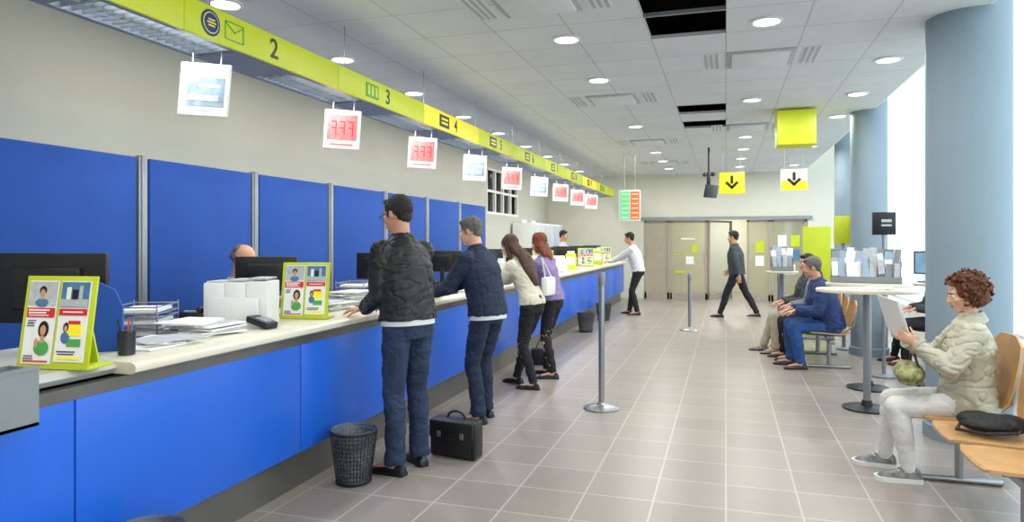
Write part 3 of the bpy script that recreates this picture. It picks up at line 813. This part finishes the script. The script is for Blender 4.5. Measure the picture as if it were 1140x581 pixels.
def person(label, loc, rz, H=1.75, pelvis=(0, 0, .96), lean=0, feet=None, hands=None, head_yaw=0, head_pitch=0,
           top=None, bottom=None, shoe=None, skin=SKIN, hair=None, hstyle='short', female=False, vox=.008,
           hem=-.1, long_jacket=False, glasses=False, kneehint=(0, 1, .1), elbhint=None, sole=None, shirt=None, sleeve=1.0, group='people in the hall', flare=.0, bulk=0.0, laces=False, tfold=.011, jfold=.012, collar=None, skirt=0):
    s = H/1.78
    T = thing('person', label, 'person', loc, rz, group=group)
    X = V((1, 0, 0))
    def ud(a): return V((0, math.sin(a), math.cos(a)))
    def fd(a): return V((0, math.cos(a), -math.sin(a)))
    P = V(pelvis)
    u0, f0 = ud(lean*.25), fd(lean*.25); u1, f1 = ud(lean*.75), fd(lean*.75); u2, f2 = ud(lean), fd(lean)
    waist = P+u1*.14*s; chest = waist+u2*.2*s; sh = chest+u2*.125*s; nb = sh+u2*.06*s
    hp = head_pitch; uh = ud(hp*.6+lean*.35); fh = fd(hp*.6+lean*.35)
    hc = nb+ud(lean*.9+hp*.3)*.165*s+fd(lean)*.015*s
    if female: dims = [(.125, .1), (.165, .118), (.12, .09), (.148, .108), (.13, .08), (.055, .055)]; shw = .150
    else: dims = [(.12, .1), (.16, .115), (.145, .105), (.172, .12), (.155, .088), (.065, .062)]; shw = .172
    dims = [(a*s, c*s) for a, c in dims]
    def torso(b, cs, inf, idx):
        b.loft([ring(cs[i][0], dims[i][0]+inf, dims[i][1]+inf, X, cs[i][1]) for i in idx])
    cs = [(P-u0*.11*s, f0), (P, f0), (waist, f1), (chest, f2), (sh, f2), (nb+u2*.01*s, f2)]
    L1, L2 = .43*s, .42*s; A1, A2 = .285*s, .255*s
    legs = []; arms = []
    for k, sd in enumerate((-1, 1)):
        hip = P+X*(sd*.088*s)-u0*.04*s
        (fx, fy, fz), fyaw = feet[k]
        kn, an = ik(hip, V((fx, fy, fz+.085*s)), L1, L2, V(kneehint))
        legs.append((hip, kn, an, fyaw))
        S_ = sh+X*(sd*shw*s)-u2*.022*s
        tg, fdir, pn, cl_ = hands[k]
        hint = V(elbhint[k]) if elbhint else V((sd*.5, -.6, -.7))
        el, wr = ik(S_, V(tg), A1, A2, hint)
        arms.append((S_, el, wr, V(fdir), V(pn), cl_, sd))
    Rh = Matrix.Rotation(head_yaw, 4, 'Z')
    Mh = Matrix.Translation(hc)@Matrix(((1, 0, 0, 0), (0, fh.y, uh.y, 0), (0, fh.z, uh.z, 0), (0, 0, 0, 1)))@Rh@Matrix.Scale(s, 4)
    def hp_(x, y, z): return Mh@V((x, y, z))
    Rm = Mh.to_3x3().normalized().to_4x4()
    fs = .93 if female else 1
    b = B()
    torso(b, cs, -.006, [0, 1, 2, 3, 4, 5])
    b.rod(nb-u2*.03*s, hp_(0, -.02, -.05), (.05 if female else .06)*s, (.048 if female else .057)*s, 16)
    b.ell(hp_(0, -.012, .025), (.076*s*fs, .096*s, .092*s), rot=Rm, u=24, v=16)
    b.ell(hp_(0, .02, -.035), (.06*s*fs, .068*s, .078*s), rot=Rm, u=20, v=14)
    b.ell(hp_(0, .066, -.092), (.026*s, .02*s, .02*s), rot=Rm)
    b.ell(hp_(0, .05, -.03), (.052*s*fs, .036*s, .05*s), rot=Rm)
    b.cap(hp_(0, .083, .008), hp_(0, .103, -.028), .009*s, .013*s)
    b.ell(hp_(0, .096, -.032), (.018*s, .012*s, .01*s), rot=Rm)
    b.cap(hp_(-.035, .073, .022), hp_(.035, .073, .022), .011*s, .011*s)
    b.ell(hp_(0, .083, -.064), (.024*s, .011*s, .014*s), rot=Rm)
    for sd in (-1, 1):
        b.ell(hp_(sd*.077*fs, -.008, -.006), (.009*s, .02*s, .031*s), rot=Rm@Matrix.Rotation(sd*.3, 4, 'Z'))
        b.ell(hp_(sd*.036, .066, -.028), (.02*s, .018*s, .018*s), rot=Rm)
    for (S_, el, wr, fdir, pn, cl_, sd) in arms:
        b.cap(S_, el, .052*s, .04*s); b.cap(el, wr, .041*s, .026*s)
        hand(b, wr, fdir, pn, -sd if pn.z < 0 else sd, s*(.93 if female else 1), cl_)
    for (hip, kn, an, fy) in legs:
        b.cap(hip, kn, .082*s, .055*s); b.cap(kn, an, .056*s, .038*s)
        fdv = V((-math.sin(fy), math.cos(fy), 0)); b.cap(an-V((0, 0, .03*s)), an+fdv*.13*s-V((0, 0, .055*s)), .034*s, .024*s)
    voxel(b, 'body', T, [skin], min(vox, .0065), 2)
    for sd in (-1, 1):
        b = B(); b.ell(hp_(sd*.031*fs, .074, .002), .0125*s, 0, u=12, v=8); b.ell(hp_(sd*.031*fs, .084, .002), .0045*s, 1, u=8, v=6)
        b.done('eye', T, [EYEW, IRIS])
        b = B(); b.cap(hp_(sd*.015, .0865, .021), hp_(sd*.045, .078, .022), .004*s, .003*s, seg=8); b.done('eyebrow', T, [hair or IRIS])
    b = B(); b.ell(hp_(0, .092, -.06), (.021*s, .006*s, .004*s), rot=Rm); b.ell(hp_(0, .091, -.067), (.018*s, .006*s, .005*s), rot=Rm); b.done('mouth', T, [LIP])
    if glasses:
        b = B()
        for sd in (-1, 1):
            for i in range(12):
                a = 2*math.pi*i/12; c = 2*math.pi*(i+1)/12
                b.rod(hp_(sd*.033+.022*math.cos(a), .1, .002+.016*math.sin(a)), hp_(sd*.033+.022*math.cos(c), .1, .002+.016*math.sin(c)), .0022*s, seg=6)
            b.rod(hp_(sd*.055, .1, .004), hp_(sd*.08, -.005, .008), .0022*s, seg=6)
        b.rod(hp_(-.011, .1, .004), hp_(.011, .1, .004), .002*s, seg=6)
        b.done('glasses', T, ['black'])
    if hair:
        b = B(); nz = (.004, 60)
        if hstyle == 'short':
            b.ell(hp_(0, -.024, .042), (.085*s*fs, .1*s, .094*s), rot=Rm, u=24, v=16)
            b.ell(hp_(0, .045, .094), (.055*s, .035*s, .024*s), rot=Rm)
            b.ell(hp_(0, -.06, -.02), (.06*s, .045*s, .05*s), rot=Rm)
            for sd in (-1, 1): b.cap(hp_(sd*.074, .012, .03), hp_(sd*.073, .014, -.015), .012*s, .007*s, seg=8)
        elif hstyle == 'balding':
            b.ell(hp_(0, -.045, .005), (.082*s, .08*s, .055*s), rot=Rm, u=24, v=14)
            b.ell(hp_(0, -.05, .05), (.07*s, .066*s, .058*s), rot=Rm, u=24, v=14)
        elif hstyle in ('long', 'bob'):
            b.ell(hp_(0, -.022, .038), (.086*s, .1*s, .094*s), rot=Rm, u=24, v=16)
            Lh = .56 if hstyle == 'long' else .26
            back = -f2
            c0 = hp_(0, -.035, .02)
            pts = []
            n_ = 10
            for i in range(n_+1):
                t_ = i/n_
                k_ = min(1, t_*Lh/.24); k_ = k_*k_*(3-2*k_)
                c = c0-u2*(Lh*t_*s)+back*((.1 if hstyle == 'long' else .05)*k_*s)
                wdt = (.082+.035*math.sin(t_*math.pi))*s*(1 if t_ < .7 else 1-(t_-.7)*1.8)
                pts.append(ring(c, wdt, (.066-.02*t_)*s, X, f2, 16))
            b.loft(pts)
            for sd in (-1, 1):
                b.cap(hp_(sd*.07, .0, .03), hp_(sd*.08, .01, -.1), .024*s, .022*s)
                if hstyle == 'long': b.cap(hp_(sd*.08, .01, -.1), hp_(sd*.085, -.02, -.24), .024*s, .024*s)
            nz = (.007, 28)
        elif hstyle == 'curly':
            b.ell(hp_(0, -.03, .03), (.096*s, .102*s, .1*s), rot=Rm, u=24, v=16)
            b.ell(hp_(0, -.06, -.03), (.105*s, .08*s, .08*s), rot=Rm)
            rnd = random.Random(7)
            for i in range(520):
                a = rnd.uniform(0, 2*math.pi); z = rnd.uniform(-.85, 1)
                q = math.sqrt(1-z*z); e_ = rnd.uniform(.92, 1.14); px, py, pz = .122*q*math.cos(a)*e_, -.035+.122*q*math.sin(a)*e_, .02+.125*z*e_
                if py > .035 and pz < .075: continue
                b.ell(hp_(px, py, pz), rnd.uniform(.006, .012)*s, u=8, v=6)
            nz = (.004, 120)
        voxel(b, 'hair', T, [hair], .0045 if vox < .009 else .009, 1 if hstyle != 'curly' else 0, nz)
    # ---- trousers
    b = B(); inf = .012+bulk*.4
    b.loft([ring(P-u0*.12*s, dims[0][0]+inf, dims[0][1]+inf, X, f0), ring(P, dims[1][0]+inf, dims[1][1]+inf, X, f0), ring(P+u0*.09*s, dims[2][0]+inf+.012, dims[2][1]+inf+.012, X, f0)])
    for (hip, kn, an, fy) in legs:
        kr = (.064 if not female else .06)*s+bulk*.3; th_ = .094*s+bulk*.3; hm_ = (.052 if not female else .045)*s+flare
        b.ell(hip, th_); b.rod(hip, kn, th_, kr, 18); b.ell(kn, kr)
        dn = (an-kn).normalized()
        cf = kn+(an-kn)*.35+V((0, -.012*s, 0)); b.rod(kn, cf, kr, (kr-.001), 18); b.ell(cf, kr-.001)
        b.rod(cf, an+dn*.02*s, kr-.001, hm_, 18)
        if flare: b.rod(an-dn*.05, an+dn*.025, hm_+.004, hm_+.006, 18)
    voxel(b, 'trousers', T, [bottom], vox, 5, (tfold, 12))
    if shirt:
        b = B(); hc_ = P+u0*(hem-.03)*s
        b.loft([ring(hc_, dims[1][0]+inf+.01, dims[1][1]+inf+.012, X, f0, 28), ring(hc_+u0*.1, dims[1][0]+inf+.008, dims[1][1]+inf+.01, X, f0, 28)])
        b.done('shirt', T, [shirt])
    for (hip, kn, an, fy) in legs:
        fdv = V((-math.sin(fy), math.cos(fy), 0)); sv = V((math.cos(fy), math.sin(fy), 0))
        z0 = an.z-.085*s
        o = V((an.x, an.y, z0))
        b = B(); zz = V((0, 0, 1))
        secs = [(-.075, .024, .03), (-.065, .033, .06), (-.03, .036, .085), (.03, .037, .075), (.08, .042, .055), (.13, .046, .042), (.165, .04, .032), (.188, .02, .02)]
        if laces: secs = [(a*1.06, w*1.15, h_*1.35) for a, w, h_ in secs]
        rings = []
        for (yy, w, hh) in secs:
            c = o+fdv*yy*s
            rr = []
            for (a, z) in ((-1, .0), (-1.04, .018), (-.98, .4), (-.7, .8), (-.3, 1), (.3, 1), (.7, .8), (.98, .4), (1.04, .018), (1, .0)):
                zq = z*hh*s if z > .02 else (0 if z == 0 else .014*s)
                rr.append(c+sv*(a*w*s)+zz*max(zq, 0 if z == 0 else .012*s))
            rings.append(rr)
        b.loft(rings)
        sh_ = b.done('shoe', T, [shoe])
        b = B(); rings = []
        for (yy, w, hh) in secs:
            c = o+fdv*(yy*1.03)*s
            hq = (.032 if laces else .018)*s
            rings.append([c+sv*(-w*1.06*s), c+sv*(w*1.06*s), c+sv*(w*1.06*s)+zz*hq, c+sv*(-w*1.06*s)+zz*hq])
        b.loft(rings); b.done('sole', sh_, [sole or 'black'])
        if laces:
            b = B()
            for q in range(4):
                yq = .04+.022*q; hq = (.105-.0195*q)*s
                b.cap(o+fdv*yq*s+sv*(-.025*s)+zz*(hq-.006), o+fdv*(yq+.01)*s+sv*(.025*s)+zz*(hq-.006), .004, seg=6)
            b.done('laces', sh_, ['white'])
    # ---- top garment
    b = B(); inf = (.024 if long_jacket else .016)+bulk
    hemc = P+u0*hem*s
    b.loft([ring(hemc, dims[1][0]+inf+.002+skirt, dims[1][1]+inf+.004+skirt, X, f0), ring(P+u0*.04*s, dims[1][0]*.98+inf, dims[1][1]*.98+inf, X, f0),
            ring(waist, dims[2][0]+inf+.008, dims[2][1]+inf+.01, X, f1), ring(chest, dims[3][0]+inf*.8, dims[3][1]+inf*.9, X, f2), ring(sh-u2*.005, dims[4][0]+inf*.5, dims[4][1]+inf*.6, X, f2),
            ring(nb+u2*.012*s, dims[5][0]+.018, dims[5][1]+.018, X, f2)])
    if female:
        for sd in (-1, 1): b.ell(chest+X*(sd*.06*s)+f2*.07*s, .06*s)
    if long_jacket:
        b.rod(nb-u2*.01, nb+u2*.04*s, .076*s, .068*s, 20)
    for (S_, el, wr, fdir, pn, cl_, sd) in arms:
        b.ell(S_, .064*s+inf*.3); b.rod(S_, el, .062*s+inf*.3, .048*s+inf*.4, 16); b.ell(el, .048*s+inf*.4)
        if sleeve > .6: b.rod(el, el+(wr-el)*.94, .048*s+inf*.4, .036*s+inf*.35, 16)
    voxel(b, 'jacket' if long_jacket else 'blouse', T, [top], vox, 5, (jfold, 10))
    if collar:
        # turned-down collar with two front points, and an open placket edge
        b = B(); n_ = 14
        rings = []
        for i in range(n_+1):
            a = R(-125)+R(250)*i/n_
            d_ = X*math.sin(a)-f2*math.cos(a)
            k_ = abs(a)/R(125)
            p_in = nb+u2*(.05-.03*k_)*s+d_*(.066*s)
            p_out = nb+u2*(.0-.055*k_)*s+d_*(.098*s+.014*k_)
            rings.append([p_in, p_out, p_out+u2*.008+d_*.006, p_in+u2*.01+d_*.004])
        b.loft(rings); b.done('collar', T, [collar])
        b = B()
        q0 = nb-u2*.05*s+f2*(.075*s+.02); q1 = chest+f2*(dims[3][1]+inf+.006); q2 = waist+f1*(dims[2][1]+inf+.018)
        for (a_, c_) in ((q0, q1), (q1, q2)): b.cap(a_, c_, .007, seg=8)
        b.done('placket', T, [collar])
        for sd, arm in zip((-1, 1), arms):
            el, wr = arm[1], arm[2]
            B().rod(el+(wr-el)*.86, el+(wr-el)*.96, .041*s+inf*.35, .041*s+inf*.35, 18).done('cuff', T, [collar])
    return T

DENIM = M('dark_denim', '22314c', .85, var=.3, scale=7, bump=.25, bscale=250)
BLK = M('black_trousers', '17171b', .8, var=.15)
NAVY = M('navy_suit_cloth', '19253e', .8, var=.15)
LEATH = M('black_jacket_cloth', '0e0f12', .5, var=.05, bump=.08, bscale=60)
HDARK = M('dark_hair', '17120f', .55, var=.4, scale=40, bump=.6, bscale=160)
HGREY = M('grey_hair', '5f5c5a', .6, var=.3, scale=40, bump=.5, bscale=160)
HBROWN = M('long_brown_hair', '4a2c1b', .5, var=.4, scale=30, bump=.6, bscale=120)
HRED = M('auburn_hair', '7d3f22', .55, var=.4, scale=30, bump=.6, bscale=120)
HCURL = M('curly_auburn_hair', '6b3c22', .65, var=.5, scale=60, bump=.8, bscale=120)
CREAMJ = M('cream_jacket_cloth', 'cfcab4', .8, var=.06, bump=.1, bscale=60)
LIGHTJ = M('light_beige_jacket_cloth', 'b9b6a2', .75, var=.05, bump=.05, bscale=50)
LIGHTJ2 = M('light_beige_jacket_trim', 'a9a692', .75, var=.05)
WHITEP = M('white_trouser_cloth', 'e0dedb', .85, var=.02)
PURP = M('lilac_top', '8f7aa8', .8, var=.15, scale=20)
BEIGE = M('beige_trousers', 'b8ac94', .85, var=.08)
GREYJ = M('dark_grey_jacket', '363d42', .75, var=.15)
BLUEJ = M('blue_jacket', '1c3464', .75, var=.15)
SHOEB = M('black_shoe_leather', '121214', .35)
SHOEG = M('grey_trainer', '7e7e80', .7, var=.5, scale=30)
WSH = M('white_shirt', 'd8d8d8', .8)

person('person in black jacket and dark jeans, hands on the counter', (-1.99, 4.07, 0), R(64), 1.8, (0, 0, .985), R(8),
       [((-.12, -.02, 0), R(20)), ((.12, .03, 0), R(-12))],
       [((-.13, .3, 1.045), (-.42, .9, -.1), (.1, 0, -1), .35), ((.07, .38, 1.045), (-.42, .9, -.1), (-.1, 0, -1), .35)], R(14), R(16), LEATH, DENIM, SHOEB, hair=HDARK,
       long_jacket=True, glasses=True, vox=.0075, flare=.012, hem=-.0, bulk=.02, shirt=WSH, elbhint=[(-.25, -.8, -.5), (.5, -.6, -.7)])
person('person in navy suit leaning with forearms on the counter', (-1.93, 5.37, 0), R(74), 1.73, (0, -.04, .93), R(14),
       [((-.1, -.02, 0), R(15)), ((.12, .06, 0), R(-10))], [((-.2, .42, 1.05), (-.2, 1, -.05), (.1, 0, -1), .3), ((.04, .46, 1.05), (-.3, 1, -.05), (0, 0, -1), .3)],
       R(12), R(18), NAVY, NAVY, SHOEB, skin=SKIN2, hair=HGREY, long_jacket=True, hem=-.05, vox=.008, bulk=.014, shirt=WSH, flare=.008)
person('person with long brown hair, cream jacket and black trousers, leaning', (-2.0, 6.72, 0), R(76), 1.64, (.0, -.12, .87), R(24),
       [((-.05, -.16, 0), R(10)), ((.1, .12, 0), R(-5))], [((-.12, .44, 1.045), (-.1, 1, 0), (0, 0, -1), .4), ((.06, .46, 1.045), (-.2, 1, 0), (0, 0, -1), .4)],
       R(5), R(22), CREAMJ, BLK, SHOEB, skin=SKIN2, hair=HBROWN, hstyle='long', female=True, hem=-.02, vox=.009, bulk=.003)
person('person with auburn hair, lilac top and black trousers', (-1.88, 7.32, 0), R(80), 1.62, (.0, -.06, .87), R(14),
       [((-.09, -.1, 0), R(20)), ((.1, .06, 0), R(-5))], [((-.1, .46, 1.045), (-.1, 1, 0), (0, 0, -1), .4), ((.1, .46, 1.045), (-.2, 1, 0), (0, 0, -1), .4)],
       R(-5), R(18), PURP, BLK, SHOEB, skin=SKIN2, hair=HRED, hstyle='bob', female=True, hem=-.02, vox=.009)
person('person in white shirt and dark trousers leaning on the counter', (-1.8, 14.0, 0), R(85), 1.72, (0, -.1, .91), R(16),
       [((-.1, -.1, 0), R(15)), ((.1, .1, 0), R(-10))], [((-.1, .5, 1.045), (.2, 1, 0), (0, 0, -1), .4), ((.1, .5, 1.045), (-.2, 1, 0), (0, 0, -1), .4)],
       0, R(5), WSH, BLK, SHOEB, hair=HDARK, vox=.012, hem=-.04, bulk=.01)
person('person in dark grey jacket and black trousers walking across the hall', (.2, 14.0, 0), R(75), 1.74, (0, 0, .9), R(5),
       [((-.09, .3, 0.0), 0), ((.09, -.36, 0.03), 0)], [((-.25, -.12, .8), (0, 0, -1), (1, 0, 0), .5), ((.24, .22, .92), (0, .5, -1), (-1, 0, 0), .5)],
       0, R(5), GREYJ, BLK, SHOEB, hair=HDARK, vox=.012, long_jacket=True, hem=-.06, bulk=.02)
person('person with thinning hair working seated behind the counter', (-3.68, 4.42, 0), R(-90), 1.72, (0, 0, .70), R(8),
       [((-.1, .28, .26), 0), ((.1, .28, .26), 0)], [((-.15, .33, 1.045), (.2, 1, 0), (0, 0, -1), .4), ((.15, .33, 1.045), (-.2, 1, 0), (0, 0, -1), .4)],
       0, R(30), M('pale_blue_shirt', '8ea4b8', .8), NAVY, SHOEB, hair=HGREY, hstyle='balding', vox=.01, hem=-.02)
person('person in pale shirt standing behind the counter', (-3.7, 15.6, 0), R(-100), 1.74, (0, 0, .95), R(6),
       [((-.1, 0, 0), 0), ((.1, 0, 0), 0)], [((-.15, .3, 1.04), (.2, 1, 0), (0, 0, -1), .4), ((.15, .3, 1.04), (-.2, 1, 0), (0, 0, -1), .4)],
       0, R(10), M('pale_shirt', 'b5bcc2', .8), NAVY, SHOEB, hair=HDARK, vox=.012, hem=-.02)
t = thing('office_stool', 'tall swivel stool with blue seat behind the counter', 'stool', (-3.68, 4.42, 0))
B().lathe([(.19, .54), (.2, .56), (.19, .6), (.05, .61)]).done('seat', t, ['bluefab'])
B().rod((0, 0, .05), (0, 0, .54), .025).done('pole', t, ['metal'])
b = B()
for i in range(5):
    a = 2*math.pi*i/5; b.rod((0, 0, .07), (.27*math.cos(a), .27*math.sin(a), .04), .018); b.ell((.27*math.cos(a), .27*math.sin(a), .025), .025)
b.done('base', t, ['metal'])
b = B()
for i in range(16):
    a = 2*math.pi*i/16; c = 2*math.pi*(i+1)/16; b.rod((.2*math.cos(a), .2*math.sin(a), .24), (.2*math.cos(c), .2*math.sin(c), .24), .01, seg=8)
b.rod((-.2, 0, .24), (.2, 0, .24), .008)
b.done('foot_ring', t, ['metal'])

person('person with curly auburn hair in light jacket seated reading papers', (1.38, 4.87, 0), R(86), 1.66, (0, -.04, .53), R(-2),
       [((-.1, .29, 0), R(5)), ((.17, .39, 0), R(-5))], [((-.1, .25, .86), (.35, .8, .5), (.9, -.2, .2), .5), ((.12, .27, .86), (-.35, .8, .5), (-.9, -.2, .2), .5)],
       R(8), R(26), LIGHTJ, WHITEP, SHOEG, skin=SKIN2, hair=HCURL, hstyle='curly', female=True, long_jacket=True, hem=-.09, vox=.007,
       kneehint=(0, 1, 1), elbhint=[(-.5, -.6, -.6), (.5, -.6, -.6)], sole='white', bulk=.024, laces=True, tfold=.005, jfold=.016, collar=LIGHTJ2, skirt=.012)
b = B()
for i in range(3):
    b.box((-.01*i, .004*i, .01*i), (.003, .17, .25), rot=Matrix.Rotation(R(-18-4*i), 4, 'Y')@Matrix.Rotation(R(6*i), 4, 'X'))
tag(b.done('document', None, ['paper'], (1.03, 4.87, 1.01), (0, 0, R(25)), smooth=False), 'loose white sheets held while reading', 'papers')
t = thing('handbag', 'green patterned fabric handbag resting on a lap', 'handbag', (1.1, 4.85, .6), R(90))
b = B(); b.ell((0, 0, .07), (.16, .085, .075)); b.ell((-.06, .01, .06), (.1, .08, .06)); b.ell((.07, -.01, .065), (.09, .08, .06)); b.done('body', t, ['pattern'])
b = B(); b.cap((-.1, -.03, .12), (-.05, -.02, .19), .008, seg=8); b.cap((-.05, -.02, .19), (.05, -.02, .19), .008, seg=8); b.cap((.05, -.02, .19), (.1, -.03, .12), .008, seg=8); b.done('handle', t, [HBROWN])
person('person in blue jacket and jeans seated leaning forward', (1.18, 8.78, 0), R(95), 1.76, (0, .02, .53), R(16),
       [((-.14, .36, 0), R(5)), ((.15, .43, 0), R(-5))], [((-.12, .42, .68), (.2, 1, -.3), (0, 0, -1), .4), ((.12, .42, .68), (-.2, 1, -.3), (0, 0, -1), .4)],
       R(-6), R(10), BLUEJ, M('blue_jeans', '274f8a', .85, var=.2), SHOEB, hair=HGREY, hstyle='short', long_jacket=True, hem=-.05, vox=.011, kneehint=(0, 1, 1), bulk=.035)
person('person in grey top and dark trousers seated', (1.12, 9.32, 0), R(92), 1.7, (0, .02, .53), R(4),
       [((-.12, .36, 0), R(5)), ((.13, .42, 0), R(-5))], [((-.12, .34, .68), (.2, 1, -.3), (0, 0, -1), .4), ((.12, .34, .68), (-.2, 1, -.3), (0, 0, -1), .4)],
       R(15), R(12), M('mid_grey_top', '7c8388', .8, var=.1), BLK, SHOEB, hair=HBROWN, hstyle='bob', female=True, long_jacket=True, hem=-.03, vox=.012, kneehint=(0, 1, 1), bulk=.015)
person('person in dark jacket and beige trousers seated', (1.06, 9.84, 0), R(95), 1.74, (0, .02, .53), R(0),
       [((-.12, .45, 0), R(5)), ((.15, .56, 0), R(-5))], [((-.12, .34, .68), (.2, 1, -.3), (0, 0, -1), .4), ((.12, .34, .68), (-.2, 1, -.3), (0, 0, -1), .4)],
       R(20), R(5), GREYJ, BEIGE, SHOEG, hair=HDARK, hstyle='short', long_jacket=True, hem=-.03, vox=.012, kneehint=(0, 1, 1), bulk=.03)
person('person in dark clothes seated by the windows', (2.5, 9.4, 0), R(92), 1.72, (0, .02, .53), R(6),
       [((-.12, .45, 0), R(5)), ((.15, .5, 0), R(-5))], [((-.12, .34, .68), (.2, 1, -.3), (0, 0, -1), .4), ((.12, .34, .68), (-.2, 1, -.3), (0, 0, -1), .4)],
       R(10), R(15), GREYJ, BLK, SHOEB, hair=HBROWN, hstyle='bob', female=True, long_jacket=True, hem=-.03, vox=.012, kneehint=(0, 1, 1), bulk=.02)
t = thing('shoulder_bag', 'white shoulder bag carried against the hip', 'bag', (-1.79, 7.0, 1.02), R(80))
B().box((0, 0, 0), (.24, .08, .2), bev=.03).done('body', t, ['white'])
b = B(); b.cap((-.08, 0, .09), (-.12, .02, .3), .007, seg=8); b.cap((.08, 0, .09), (-.12, .02, .3), .007, seg=8); b.done('strap', t, ['white'])

# ------------------------------------------------------------------ world, camera
w = bpy.data.worlds.new('world'); SC.world = w; w.use_nodes = True
bg = w.node_tree.nodes['Background']; bg.inputs['Color'].default_value = (.88, .97, 1, 1); bg.inputs['Strength'].default_value = 2.9
cam = bpy.data.cameras.new('camera'); co = bpy.data.objects.new('camera', cam); COL.objects.link(co)
cam.sensor_width = 36; cam.lens = 24.0; cam.shift_y = -22.5/1140
co.location = (0, 0, 1.5); co.rotation_euler = (R(90), 0, R(17.4)); cam.clip_start = .05; cam.clip_end = 200
SC.camera = co
SC.view_settings.view_transform = 'Standard'
